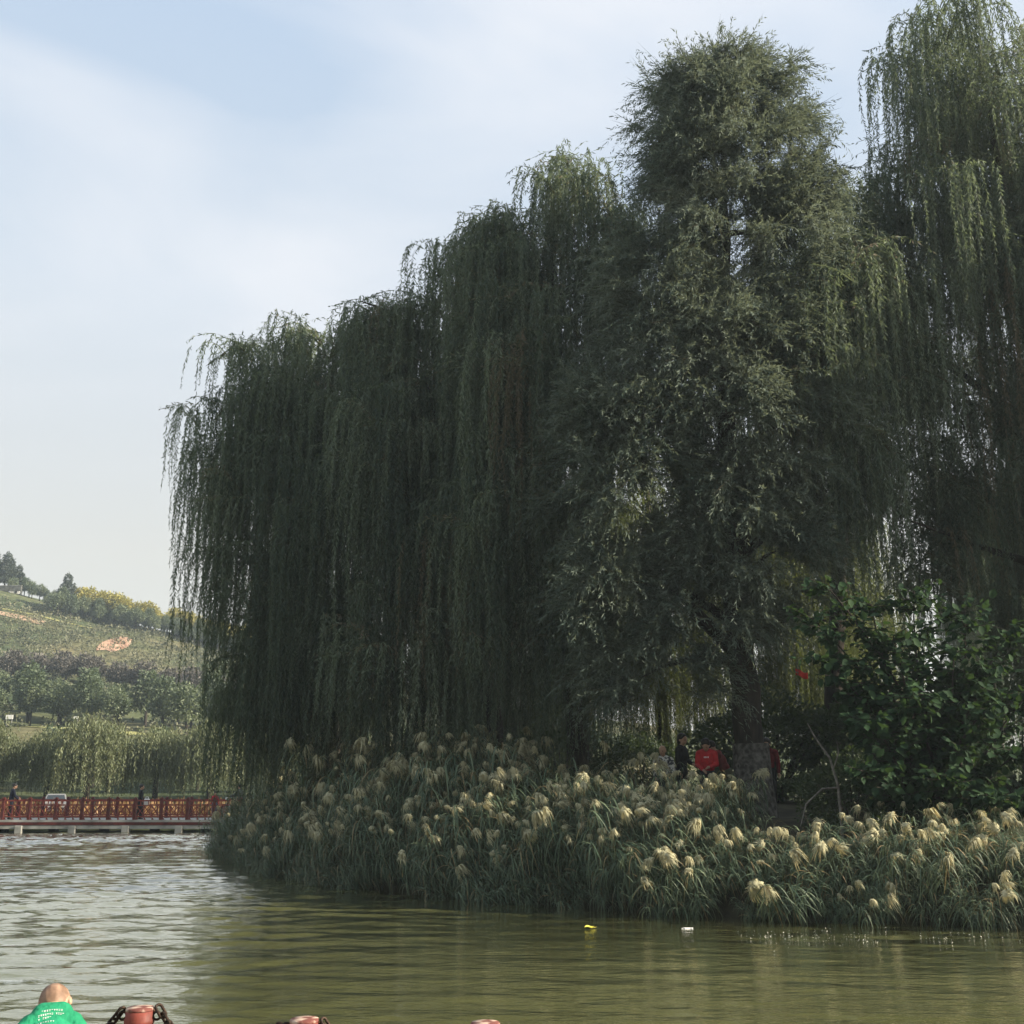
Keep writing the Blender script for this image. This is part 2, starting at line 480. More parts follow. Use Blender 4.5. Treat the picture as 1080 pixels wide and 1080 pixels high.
# ------------------------------------------------------------------ hill terrain
def hill_h(x, y):
    x = np.asarray(x, float); y = np.asarray(y, float)
    ridge = np.interp(x, [-420, -200, -130, -108, -97, -88, -70, -50, -20, 20, 80, 250, 420], [56, 54, 48, 42.6, 39.4, 37.3, 33.6, 29, 22, 15, 10, 8, 8])
    prof = np.interp(y, [60, 66, 80, 95, 112, 118, 129, 140, 158, 165, 176, 186, 212, 232, 262, 340, 460], [0.0, .010, .02, .06, .20, .262, .272, .31, .42, .50, .535, .60, .85, 1.0, 1.03, 1.0, .8])
    und = 0.35 * np.sin(x * .11 + y * .05) + .25 * np.sin(x * .27 - y * .13)
    return np.where(y < 61, -0.6, 0.45 + ridge * prof + und * np.clip((y - 80) / 40, 0, 1))
xs = np.concatenate([np.linspace(-420, -140, 30)[:-1], np.linspace(-140, 0, 110)[:-1], np.linspace(0, 420, 50)])
ys = np.concatenate([[59.0, 60.9, 61.1, 63], np.linspace(66, 260, 150), np.linspace(265, 470, 30)])
X, Y = np.meshgrid(xs, ys)
Z = hill_h(X, Y)
nx, ny = len(xs), len(ys)
mb = MB()
mb.v = [tuple(p) for p in np.stack([X, Y, Z], -1).reshape(-1, 3)]
mb.f = [(j * nx + i, j * nx + i + 1, (j + 1) * nx + i + 1, (j + 1) * nx + i) for j in range(ny - 1) for i in range(nx - 1)]
mb.m = [0] * len(mb.f); mb.sm = [True] * len(mb.f)
tag(mb.build('hill', M_hill), 'terraced hillside across the lake', 'hill', kind='structure')

def strip(name, x0, x1, y0, y1, m, label, cat, lift=.06, jag=0.0, seed=0):
    rg = np.random.default_rng(seed)
    n = max(8, int((x1 - x0) / 1.2)); k = max(4, int((y1 - y0) / .8))
    b = MB(); 
    ph = rg.uniform(0, 6, 4)
    for j in range(k + 1):
        for i in range(n + 1):
            x = x0 + (x1 - x0) * i / n
            e0 = y0 + jag * (math.sin(x * .9 + ph[0]) + .6 * math.sin(x * 2.3 + ph[1]))
            e1 = y1 + jag * (math.sin(x * .7 + ph[2]) + .6 * math.sin(x * 1.9 + ph[3]))
            tt = min(i, n - i) / (n * .25)
            if jag > 0:
                mid = (e0 + e1) / 2; s_ = min(1, tt ** .6); e0 = mid + (e0 - mid) * s_; e1 = mid + (e1 - mid) * s_
            y = e0 + (e1 - e0) * j / k
            b.v.append((x, y, float(hill_h(x, y)) + lift))
    b.f = [(j * (n + 1) + i, j * (n + 1) + i + 1, (j + 1) * (n + 1) + i + 1, (j + 1) * (n + 1) + i) for j in range(k) for i in range(n)]
    b.m = [0] * len(b.f); b.sm = [True] * len(b.f)
    return tag(b.build(name, m), label, cat, kind='structure')
strip('terrace_path', -90, -20, 118, 129, M_terrace, 'pale grassy terrace path on the hill', 'path')
strip('hill_track', -118, -94, 212.5, 215.5, M_tan, 'bare tan track below the hilltop', 'path', .1)
strip('hill_track', -106, -84, 217.5, 218.5, M_terrace, 'thin pale track crossing the slope', 'path', .12)
strip('earth_scar', -78.8, -74.0, 201, 212, M_redearth, 'reddish bare earth scar on the slope', 'ground', .15, .8, 3)
strip('dry_bank', -80, 40, 62.5, 66, M_tan, 'dry earth bank behind the bridge', 'ground', .05)

# ------------------------------------------------------------------ island ground
SHORE = [(-11.4, 42.7), (-9.0, 36.9), (-5.9, 29.4), (-2.94, 25.1), (-0.78, 23.4), (1.1, 21.8), (2.7, 20.4), (5.0, 19.4), (8.3, 18.6), (14, 17.6), (22, 16.4), (36, 15.2), (60, 15)]
BACK = [(60, 70), (-2, 70), (-9, 52), (-11.2, 47)]
poly = np.array(SHORE + BACK)
def dist_shore(x, y):
    """distance inland from the island's outline (negative outside)"""
    p = np.stack([np.asarray(x, float), np.asarray(y, float)], -1)
    best = np.full(p.shape[:-1], 1e9); inside = np.zeros(p.shape[:-1], bool)
    for i in range(len(poly)):
        a, b = poly[i], poly[(i + 1) % len(poly)]
        ab = b - a
        tt = np.clip(((p - a) @ ab) / (ab @ ab), 0, 1)
        best = np.minimum(best, np.linalg.norm(p - (a + tt[..., None] * ab), axis=-1))
        c = ((a[1] > p[..., 1]) != (b[1] > p[..., 1])) & (p[..., 0] < (b[0] - a[0]) * (p[..., 1] - a[1]) / (b[1] - a[1] + 1e-12) + a[0])
        inside ^= c
    return np.where(inside, best, -best)
def island_h(x, y):
    d = dist_shore(x, y)
    h = np.interp(d, [-1.5, -.3, 0.0, .3, 2.0, 5.0, 9.0], [-.7, -.3, 0.02, .50, .95, 1.55, 1.75])
    return h + np.clip(d, 0, 1) * (.08 * np.sin(np.asarray(x) * 1.3) * np.cos(np.asarray(y) * 1.1))
xs = np.linspace(-14, 62, 190); ys = np.linspace(13, 72, 150)
X, Y = np.meshgrid(xs, ys); Z = island_h(X, Y)
mb = MB(); nx, ny = len(xs), len(ys)
mb.v = [tuple(p) for p in np.stack([X, Y, Z], -1).reshape(-1, 3)]
mb.f = [(j * nx + i, j * nx + i + 1, (j + 1) * nx + i + 1, (j + 1) * nx + i) for j in range(ny - 1) for i in range(nx - 1) if max(Z[j, i], Z[j, i + 1], Z[j + 1, i], Z[j + 1, i + 1]) > -.68]
mb.m = [0] * len(mb.f); mb.sm = [True] * len(mb.f)
tag(mb.build('island_ground', M_soil), 'dark earth of the wooded island', 'ground', kind='structure')
IH = lambda x, y: float(island_h(x, y))

# ------------------------------------------------------------------ willows
def strand_leaves(rng, q, o, L, spacing=0.03, leafL=0.16, leafW=0.032, push=0.25, tint=None):
    """hanging strands: starts q (n,3), outward dirs o (n,3), lengths L (n)"""
    n = len(q)
    K = int(L.max() / spacing) + 1
    k = np.arange(K)
    t = k[None, :] * spacing + rng.uniform(0, spacing, (n, K))
    mask = t < L[:, None]
    a = push * rng.uniform(.3, 1.3, n)
    ph = rng.uniform(0, 6.28, (n, 2)); am = rng.uniform(.01, .05, (n, 1))
    pos = np.empty((n, K, 3))
    out = a[:, None] * (1 - np.exp(-t / .45))
    wob = np.sqrt(np.maximum(t, 0))
    pos[..., 0] = q[:, None, 0] + o[:, None, 0] * out + am * wob * np.sin(t * 1.7 + ph[:, :1])
    pos[..., 1] = q[:, None, 1] + o[:, None, 1] * out + am * wob * np.sin(t * 1.5 + ph[:, 1:])
    pos[..., 2] = q[:, None, 2] - t + .35 * a[:, None] * (1 - np.exp(-t / .3))
    P = pos[mask]
    tt = (t / L[:, None])[mask]
    m = len(P)
    U = np.zeros((m, 3)); U[:, 2] = -rng.uniform(.55, 1.1, m)
    ang = rng.uniform(0, 6.28, m); s_ = rng.uniform(.25, .85, m)
    U[:, 0] += np.cos(ang) * s_; U[:, 1] += np.sin(ang) * s_
    U = norm(U); V = rand_perp(rng, U)
    LL = leafL * rng.uniform(.6, 1.15, m) * (1 - .45 * tt ** 2)
    WW = leafW * rng.uniform(.7, 1.2, m) * (1 - .35 * tt ** 2)
    base = (rng.uniform(0, 1, n) if tint is None else tint)
    bb = np.repeat(base[:, None], K, 1)[mask]
    T = np.where(bb > 1.5, rng.uniform(.94, 1, m), np.clip(bb * .78 + rng.uniform(-.10, .30, m), 0, 1) * .9)
    out_chunks = [leaves(DIAMOND, P, U, V, LL, WW, T)]
    # the thin twig that carries the leaves
    seg = 0.5
    K2 = int(L.max() / seg) + 1
    t0 = np.arange(K2)[None, :] * seg + np.zeros((n, 1))
    m2 = t0 < (L[:, None] - .2)
    def pt(t):
        out = a[:, None] * (1 - np.exp(-t / .45)); wob = np.sqrt(t)
        return np.stack([q[:, None, 0] + o[:, None, 0] * out + am * wob * np.sin(t * 1.7 + ph[:, :1]),
                         q[:, None, 1] + o[:, None, 1] * out + am * wob * np.sin(t * 1.5 + ph[:, 1:]),
                         q[:, None, 2] - t + .35 * a[:, None] * (1 - np.exp(-t / .3))], -1)
    A = pt(t0)[m2]; B = pt(t0 + seg * 1.15)[m2]
    d = B - A; ln = np.linalg.norm(d, axis=1)
    U2 = norm(d)
    out_chunks.append(leaves(DIAMOND, A, U2, rand_perp(rng, U2), ln, np.full(len(A), .014), np.full(len(A), -1.0)))
    return out_chunks

def willow_crown(rng, lobes, per=14, spacing=0.03, leafL=0.16, leafW=0.032):
    """lobes: (centre, radii, sprays, strand length, lower fringe height[, lowest direction])"""
    chunks = []; tips = []
    for lb in lobes:
        c, r, n, Ls, floor = lb[:5]
        n = int(n * 1.45)
        low = lb[5] if len(lb) > 5 else -.55
        c = np.array(c, float); r = np.array(r, float)
        sz = rng.uniform(low, 1, n); a = rng.uniform(0, 2 * math.pi, n)
        d = np.stack([np.cos(a) * np.sqrt(1 - sz ** 2), np.sin(a) * np.sqrt(1 - sz ** 2), sz], -1)
        u = np.where(rng.uniform(size=n) < .15, rng.uniform(.35, .8, n), rng.uniform(.82, 1.10, n))
        p = c + r * d * u[:, None]
        yaw = a + rng.normal(0, .45, n)
        A = rng.uniform(1.1, 2.3, n); H = rng.uniform(.45, 1.05, n)
        tint0 = np.clip(rng.normal(.40, .32, n), 0, 1); brown = rng.uniform(size=n) < .02
        Lsp = Ls * np.where(rng.uniform(size=n) < .25, rng.uniform(.7, 1.1, n), rng.uniform(.22, .6, n))
        for i in range(n): tips.append((p[i] - np.array([math.cos(yaw[i]), math.sin(yaw[i]), 0]) * A[i] - np.array([0, 0, H[i]])))
        # strands
        N = n * per
        ii = np.repeat(np.arange(n), per)
        sub = rng.integers(0, 4, N)
        yw = yaw[ii] + (sub - 1.5) * .27 + rng.normal(0, .07, N)
        s_ = rng.uniform(.12, 1.0, N) ** .8
        o = np.stack([np.cos(yw), np.sin(yw), np.zeros(N)], -1)
        base = p[ii] - np.stack([np.cos(yaw[ii]), np.sin(yaw[ii]), np.zeros(N)], -1) * A[ii][:, None]
        q = base + o * (A[ii] * s_)[:, None] * 1.05
        z_arch = H[ii] * (1 - ((s_ - .68) / .68) ** 2) - H[ii]
        q[:, 2] = p[ii][:, 2] + z_arch + rng.normal(0, .05, N)
        L = Lsp[ii] * rng.uniform(.6, 1.1, N)
        fl = floor(q) if callable(floor) else np.full(N, float(floor))
        fl = fl + rng.uniform(-.35, .9, N)
        L = np.minimum(L, np.maximum(q[:, 2] - fl, .5))
        chunks += strand_leaves(rng, q, o, L, spacing, leafL, leafW, .28, np.where(brown[ii], 2.0, np.clip(tint0[ii] + rng.normal(0, .12, N), 0, 1)))
        # the arching branchlets
        seg = np.linspace(0, 1, 7)
        for sidx in range(4):
            yw = yaw + (sidx - 1.5) * .27
            o = np.stack([np.cos(yw), np.sin(yw), np.zeros(n)], -1)
            b0 = p - np.stack([np.cos(yaw), np.sin(yaw), np.zeros(n)], -1) * A[:, None]
            pts = []
            for sv in seg:
                qq = b0 + o * (A * sv)[:, None] * 1.05
                qq[:, 2] = p[:, 2] + H * (1 - ((sv - .68) / .68) ** 2) - H
                pts.append(qq)
            for k in range(6):
                dd = (pts[k + 1] - pts[k]) * 1.12
                U = norm(dd)
                chunks.append(leaves(DIAMOND, pts[k], U, rand_perp(rng, U), np.linalg.norm(dd, axis=1), np.full(n, .04 - .004 * k), np.full(n, -1.0)))
                # leaves along the branchlet itself
                m = 7
                P = np.repeat(pts[k], m, 0) + np.repeat(dd, m, 0) * rng.uniform(0, 1, (n * m, 1))
                U = np.repeat(U, m, 0) * .8 + rng.normal(0, .5, (n * m, 3)); U[:, 2] -= .35; U = norm(U)
                chunks.append(leaves(DIAMOND, P, U, rand_perp(rng, U), rng.uniform(.6, 1.1, n * m) * leafL, rng.uniform(.8, 1.2, n * m) * leafW, np.clip(np.repeat(tint0, m) + rng.uniform(-.1, .4, n * m), 0, 1)))
    return chunks, np.array(tips)

def limb_path(rng, a, b, n=7, sag=0.0, wob=.12):
    a, b = np.array(a, float), np.array(b, float)
    L = np.linalg.norm(b - a)
    pts = []
    k = rng.normal(0, wob, 3) * L * .3
    for i in range(n):
        t = i / (n - 1)
        p = a + (b - a) * t
        p[2] += math.sin(math.pi * t) * sag * L
        p = p + k * math.sin(math.pi * t) + rng.normal(0, wob * .12, 3) * (0 < i < n - 1)
        pts.append(p)
    return pts

def tree_wood(rng, trunk_pts, trunk_r, targets, nlimb=16, thin=.02):
    b = MB()
    tp = [np.array(p, float) for p in trunk_pts]
    n0 = len(tp)
    # densify the trunk
    fine = []; fr = []
    for i in range(n0 - 1):
        for k in range(5):
            t = k / 5
            fine.append(tp[i] + (tp[i + 1] - tp[i]) * t + rng.normal(0, .025, 3) * (i + k > 0)); fr.append(trunk_r[i] + (trunk_r[i + 1] - trunk_r[i]) * t)
    fine.append(tp[-1]); fr.append(trunk_r[-1])
    fr[0] *= 1.35; fr[1] *= 1.12
    b.tube(fine, [r * rng.uniform(.94, 1.06) for r in fr], 12)
    idx = rng.choice(len(targets), min(nlimb, len(targets)), replace=False)
    for i in idx:
        tg = targets[i]
        cand = [(abs((f[2] + .9 * np.linalg.norm(f[:2] - tg[:2]) * .5) - tg[2]) + .3 * np.linalg.norm(f - tg), j) for j, f in enumerate(fine) if j > len(fine) * .3]
        j = min(cand)[1]
        r0 = min(fr[j] * .62, .16)
        pts = limb_path(rng, fine[j], tg, 8, .08)
        b.tube(pts, [r0 + (thin - r0) * (k / 7) ** .8 for k in range(8)], 7)
    return b

def willow(base, trunk, radii, lobes, label, seed, nlimb=16, group='willows on the island', per=14, name='willow_tree', mat_=None, spacing=.029, leafW=.032):
    rng = np.random.default_rng(seed)
    root = empty(name, base, 0, label, 'tree', group)
    chunks, tips = willow_crown(rng, lobes, per, spacing, .165, leafW)
    leaf_object('crown', chunks, mat_ or M_willow, root, base)
    b = tree_wood(rng, trunk, radii, tips, nlimb)
    b.v = [tuple(np.array(p) - np.array(base)) for p in b.v]
    b.build('trunk', M_bark, root)
    return root

def fl_A(q):
    return np.interp(q[:, 0], [-12, -10.6, -10.0, -9.0, -8.4], [8.0, 6.8, 4.6, 3.0, 1.4])
def fl_front(q):
    return np.full(len(q), 2.3)

bA = (-5.4, 33.8, IH(-5.4, 33.8) - .2)
wA = willow(bA, [bA, (-5.6, 33.6, 4), (-6.4, 33.2, 8.5), (-7.0, 33, 12.5), (-7.2, 33, 15)], [.38, .30, .22, .13, .05],
    [((-8.8, 33, 13.8), (2.2, 2.8, 2.9), 30, 6.5, fl_A), ((-6.3, 33, 14.2), (2.7, 2.9, 3.2), 30, 8.0, 2.5),
     ((-7.6, 32.0, 10.2), (2.4, 2.3, 2.6), 28, 6.5, fl_A), ((-5.2, 31.0, 11.0), (2.4, 2.2, 2.8), 24, 8.5, 2.0), ((-6.9, 31.6, 7.0), (2.0, 1.8, 2.2), 30, 5.5, 1.8), ((-4.6, 30.4, 6.6), (2.0, 1.4, 2.0), 22, 5.5, 1.5), ((-5.1, 32, 14.8), (1.7, 2.0, 2.5), 16, 7.0, 2.4), ((-7.4, 32.4, 4.9), (1.5, 1.3, 1.0), 14, 4.5, 1.0), ((-5.0, 31.0, 4.6), (2.0, 1.3, 1.0), 14, 4.5, 1.2)],
    'dark weeping willow whose outer strands hang over the lake toward the bridge', 11)
bB = (-0.3, 31.2, IH(-0.3, 31.2) - .2)
wB = willow(bB, [bB, (-0.6, 31, 4.5), (-1.6, 30.8, 9.5), (-2.3, 30.6, 14), (-2.5, 30.6, 17.2)], [.34, .28, .2, .12, .05],
    [((-4.2, 31, 14.3), (2.2, 2.5, 2.8), 28, 8.0, fl_front), ((-1.9, 30.5, 15.5), (2.2, 2.4, 3.3), 30, 8.0, fl_front),
     ((-2.8, 29.2, 12.0), (2.7, 2.0, 2.8), 28, 8.5, fl_front), ((-2.0, 28.4, 8.2), (2.6, 1.6, 2.2), 26, 6.5, 1.8), ((-2.6, 28.2, 5.6), (2.4, 1.2, 1.6), 18, 4.5, 1.7)],
    'weeping willow second from the bridge, curtain falling behind the tallest reed plumes', 12)
bC = (1.8, 29.6, IH(1.8, 29.6) - .2)
wC = willow(bC, [bC, (1.7, 29.4, 5), (1.2, 29.2, 10), (1.0, 29, 15), (1.4, 29, 19.5)], [.34, .28, .21, .13, .05],
    [((-0.2, 28.8, 15.8), (2.0, 2.3, 3.0), 28, 8.0, fl_front), ((1.6, 29, 17.9), (2.1, 2.5, 3.1), 28, 8.0, fl_front), ((3.2, 29.5, 17.0), (1.6, 1.8, 2.4), 16, 7.0, 5.0),
     ((-0.9, 29.6, 17.0), (1.4, 1.8, 2.2), 14, 7.0, 4.0), ((0.4, 27.3, 13.4), (2.4, 1.8, 2.8), 28, 8.0, 2.4), ((0.2, 26.7, 9.0), (2.2, 1.4, 2.4), 26, 6.5, 2.0), ((0.6, 26.8, 6.0), (2.2, 1.3, 1.6), 18, 4.5, 2.2)],
    'weeping willow with an arched top immediately left of the upright leafy tree', 13)
bE = (14.8, 27.4, IH(14.8, 27.4) - .2)
def fl_E(q):
    hole = np.sin(q[:, 0] * 2.9 + .6) * np.sin(q[:, 1] * 1.7 + q[:, 0]) > .15
    return np.interp(q[:, 0], [8.5, 9.5, 10.5, 12.2, 13.0, 14.5], [6.5, 6.2, 5.6, 5.2, 4.0, 2.6]) + np.where(hole & (q[:, 0] < 14.2), 5.0, 0)
wE = willow(bE, [bE, (14.7, 27.2, 5), (14.2, 26.8, 11), (13.4, 26.3, 17), (13.2, 26, 21)], [.42, .34, .26, .16, .06],
    [((12.0, 26, 20.4), (2.5, 2.8, 3.4), 34, 7.0, fl_E), ((15.2, 26, 20.0), (2.8, 3, 3.8), 32, 8.0, fl_E), ((10.9, 25.4, 16.0), (1.9, 2.3, 2.6), 26, 6.5, fl_E),
     ((14.2, 24.8, 15.6), (3.0, 2.4, 2.8), 26, 6.5, fl_E), ((8.6, 24.2, 14.2), (1.2, .8, 1.6), 20, 6.0, 6.0), ((15.5, 25.5, 10.0), (2.8, 2.4, 2.4), 26, 6.5, 3.0), ((12.4, 25.0, 11.0), (2.2, 1.6, 2.2), 11, 4.0, fl_E), ((10.2, 26.5, 9.0), (1.8, 1.5, 2.0), 9, 4.0, fl_E), ((7.2, 23.6, 12.6), (1.2, .7, 1.4), 13, 5.5, 6.5), ((8.0, 23.7, 10.4), (1.0, .6, 1.4), 9, 4.5, 5.5), ((14.5, 24.6, 7.0), (2.2, 1.2, 1.6), 16, 4.0, 2.4), ((12.6, 24.4, 14.4), (2.2, 1.2, 2.0), 12, 5.0, fl_E), ((14.6, 24.2, 10.4), (2.0, 1.0, 2.4), 14, 5.0, 3.2), ((9.6, 25.0, 12.2), (1.4, 1.2, 1.6), 12, 4.0, fl_E), ((8.9, 25.4, 9.8), (1.0, .8, 1.6), 13, 5.0, fl_E), ((11.0, 26.0, 11.0), (1.4, 1.0, 1.6), 10, 4.0, fl_E), ((10.8, 25.6, 9.4), (1.3, .8, 1.4), 7, 4.0, 4.6), ((10.2, 26.0, 7.6), (1.0, .8, 1.0), 5, 3.0, 3.8), ((14.0, 24.6, 12.6), (1.6, .8, 1.6), 9, 4.5, 5.0)],
    'tallest weeping willow with pale lit crown, cut off by the upper frame edge', 14, nlimb=9)
bF = (9.3, 32.5, IH(9.3, 32.5) - .2)
wF = willow(bF, [bF, (9.6, 32.4, 5), (10.4, 32.6, 11), (10.8, 33, 16), (11, 33, 20)], [.34, .28, .2, .12, .05],
    [((10.8, 33, 19.2), (2.8, 2.8, 3.3), 28, 8.0, 9.0), ((8.0, 32.5, 15.5), (2.6, 2.4, 2.8), 24, 7.0, 6.5), ((13.5, 33, 16.5), (2.4, 2.4, 2.4), 9, 5.0, 12.5)],
    'willow with a leaning trunk in the notch between leafy tree and tallest willow', 15)
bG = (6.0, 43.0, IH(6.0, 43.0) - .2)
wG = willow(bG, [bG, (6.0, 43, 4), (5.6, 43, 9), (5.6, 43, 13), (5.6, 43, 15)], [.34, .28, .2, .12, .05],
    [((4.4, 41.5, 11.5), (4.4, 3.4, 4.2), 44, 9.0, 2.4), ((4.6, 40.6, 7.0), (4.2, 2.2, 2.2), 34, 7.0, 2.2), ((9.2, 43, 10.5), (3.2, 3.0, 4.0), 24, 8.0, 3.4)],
    'yellow green sunlit willow glowing behind the people and the thick dark trunk', 16, mat_=M_willow_sunlit)

# more of the stand, farther back on the island
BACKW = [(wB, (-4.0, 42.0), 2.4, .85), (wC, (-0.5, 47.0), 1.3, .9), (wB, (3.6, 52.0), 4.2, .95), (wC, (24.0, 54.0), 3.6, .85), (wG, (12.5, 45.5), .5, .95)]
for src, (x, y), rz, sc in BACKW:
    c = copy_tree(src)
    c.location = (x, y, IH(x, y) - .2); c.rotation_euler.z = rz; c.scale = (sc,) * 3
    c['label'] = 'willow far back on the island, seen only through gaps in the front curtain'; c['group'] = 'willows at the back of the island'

# willows of the same stand beyond the photograph's edge: their shade falls across the island
def stand_copy(src, loc, rz, sc, label):
    c = copy_tree(src)
    c.location = loc; c.rotation_euler.z = rz; c.scale = (sc,) * 3
    c['label'] = label; c['group'] = 'willows beyond the right edge'
    return c
OFF = [(wC, (24.0, 21.2), 3.3, .98), (wC, (19.6, 21.6), 3.14, .72), (wC, (21.0, 25.0), 2.1, .80), (wB, (26.0, 24.0), 3.6, .85), (wB, (24.0, 29.5), .7, .9), (wC, (29.5, 26.0), 1.0, .85), (wC, (19.5, 33.5), 5.0, .85), (wB, (34.0, 25.0), 3.0, 1.0)]
for src, (x, y), rz, sc in OFF:
    stand_copy(src, (x, y, IH(x, y) - .2), rz, sc, 'weeping willow of the same stand, standing beyond the edge of the photo')

# ------------------------------------------------------------------ upright leafy tree
def leafy_crown(rng, lobes, twigs=26, per=30, leafL=.155, leafW=.026):
    chunks = []; tips = []
    for c, r, n in lobes:
        c = np.array(c, float); r = np.array(r, float)
        d = norm(rng.normal(size=(n, 3)))
        d[:, 2] = np.where(d[:, 2] < -.55, -d[:, 2], d[:, 2])
        u = rng.uniform(.55, 1.05, n) ** .7
        p = c + r * d * u[:, None]
        tips += list(p - d * .5)
        N = n * twigs
        ii = np.repeat(np.arange(n), twigs)
        dd = norm(d[ii] * np.array([1, 1, .6]) + rng.normal(0, .62, (N, 3)) + np.array([0, 0, .22]))
        Lt = rng.uniform(.55, 1.45, N)
        q = p[ii] + rng.normal(0, .16, (N, 3)) - dd * .25
        tint0 = np.clip(rng.normal(.42, .2, n), 0, 1)
        t = (np.arange(per)[None] + rng.uniform(0, 1, (N, per))) / per
        sag = rng.uniform(.2, .8, N)
        pos = q[:, None] + dd[:, None] * (Lt[:, None] * t)[..., None]
        pos[..., 2] -= (sag * Lt)[:, None] * t ** 2
        tang = dd[:, None] * np.ones((1, per, 1)); tang = tang.copy(); tang[..., 2] -= 2 * sag[:, None] * t
        P = pos.reshape(-1, 3); Tn = norm(tang.reshape(-1, 3))
        U = norm(Tn * .75 + rand_perp(rng, Tn) * rng.uniform(.3, .8, (len(P), 1)))
        U[:, 2] -= .12; U = norm(U)
        T = np.clip(np.repeat(tint0[ii], per) * .8 + rng.uniform(-.1, .35, len(P)), 0, 1)
        chunks.append(leaves(DIAMOND, P, U, rand_perp(rng, U), leafL * rng.uniform(.6, 1.1, len(P)), leafW * rng.uniform(.8, 1.2, len(P)), T))
        dv = dd * Lt[:, None]; dv[:, 2] -= sag * Lt * .5
        U = norm(dv)
        chunks.append(leaves(DIAMOND, q, U, rand_perp(rng, U), np.linalg.norm(dv, axis=1), np.full(N, .014), np.full(N, -1.0)))
    return chunks, np.array(tips)

bD = (5.55, 25.4, IH(5.55, 25.4) - .2)
rng = np.random.default_rng(21)
tD = empty('leafy_tree', bD, 0, 'tall upright leafy tree with the thick dark trunk, taller than the willows beside it', 'tree')
ch, tips = leafy_crown(rng, [((5.6, 25.2, 18.5), (2.3, 2.1, 2.8), 44), ((5.8, 25.2, 15.0), (2.3, 2.3, 2.8), 70), ((4.6, 24.6, 11.6), (2.5, 2.1, 2.8), 100),
    ((2.7, 24.3, 9.2), (1.8, 1.6, 2.6), 65), ((2.4, 24.1, 6.3), (1.4, 1.2, 1.6), 32), ((3.6, 24.6, 14.0), (1.4, 1.4, 2.2), 40), ((5.6, 24.6, 8.0), (2.2, 1.8, 2.0), 55), ((4.4, 24.2, 5.9), (1.7, 1.2, 1.2), 26), ((5.4, 24.0, 7.0), (1.9, .9, 1.6), 36), ((3.2, 24.2, 4.6), (1.4, .9, 1.0), 14),
    ((5.6, 23.9, 16.5), (2.0, 1.0, 4.2), 60), ((5.6, 23.7, 10.5), (2.2, 1.0, 3.2), 65), ((7.2, 24.6, 15.6), (1.2, 1.4, 2.2), 26), ((7.0, 24.6, 11.5), (1.3, 1.3, 2.4), 24), ((4.4, 24.8, 17.6), (1.0, 1.4, 1.8), 20), ((6.0, 25.1, 20.1), (1.9, 1.5, 1.2), 14), ((4.6, 25.1, 19.6), (1.3, 1.3, 1.2), 9)])
leaf_object('crown', ch, M_grey, tD, bD)
b = tree_wood(rng, [bD, (5.5, 25.4, 3), (5.35, 25.3, 6.5), (5.3, 25.2, 11), (5.5, 25.1, 16), (5.7, 25.1, 20.6)], [.40, .36, .30, .22, .13, .03], tips, 34, .015)
b.v = [tuple(np.array(p) - np.array(bD)) for p in b.v]
b.build('trunk', M_bark, tD)
mb = MB()
mb.tube([(0, 0, -.1), (0, 0, .35), (-.01, 0, .9), (-.018, 0, 1.4), (-.025, 0, 1.85)], [.575, .505, .445, .425, .418], 20, cap=False)
mb.build('limewash_band', M_white_bark, tD)
# a fork leaning out of the trunk
mb = MB()
mb.tube([(0.0, 0, 4.2), (.5, -.1, 4.6), (1.1, -.15, 4.75), (1.9, -.1, 4.7)], [.12, .08, .06, .03], 8)
mb.build('side_limb', M_bark, tD)

# ------------------------------------------------------------------ broad leaved shrub on the bank
rng = np.random.default_rng(31)
sb = (7.8, 21.2, IH(7.8, 21.2) - .1)
shrub = empty('broadleaf_shrub', sb, 0, 'large broad leaved shrub with dark green leaves in front of the tallest willow', 'shrub')
stems = MB(); chunks = []
ends = [(6.3, 21.0, 6.0), (6.0, 20.7, 4.6), (7.1, 21, 5.7), (7.9, 20.8, 6.0), (8.9, 20.9, 5.6), (9.8, 20.9, 5.2), (9.9, 20.7, 4.0), (9.5, 20.3, 2.9), (8.8, 20.2, 3.6),
        (7.5, 20.1, 3.9), (6.6, 20.2, 3.4), (6.3, 20.0, 2.5), (7.7, 19.9, 2.4), (8.6, 19.8, 2.0), (9.5, 19.9, 1.9), (7.3, 20.5, 5.0), (8.4, 20.4, 4.7), (5.9, 20.9, 5.4), (9.2, 20.5, 4.4), (8.1, 21.6, 5.2), (6.9, 21.4, 4.2), (9.0, 21.6, 4.3)]
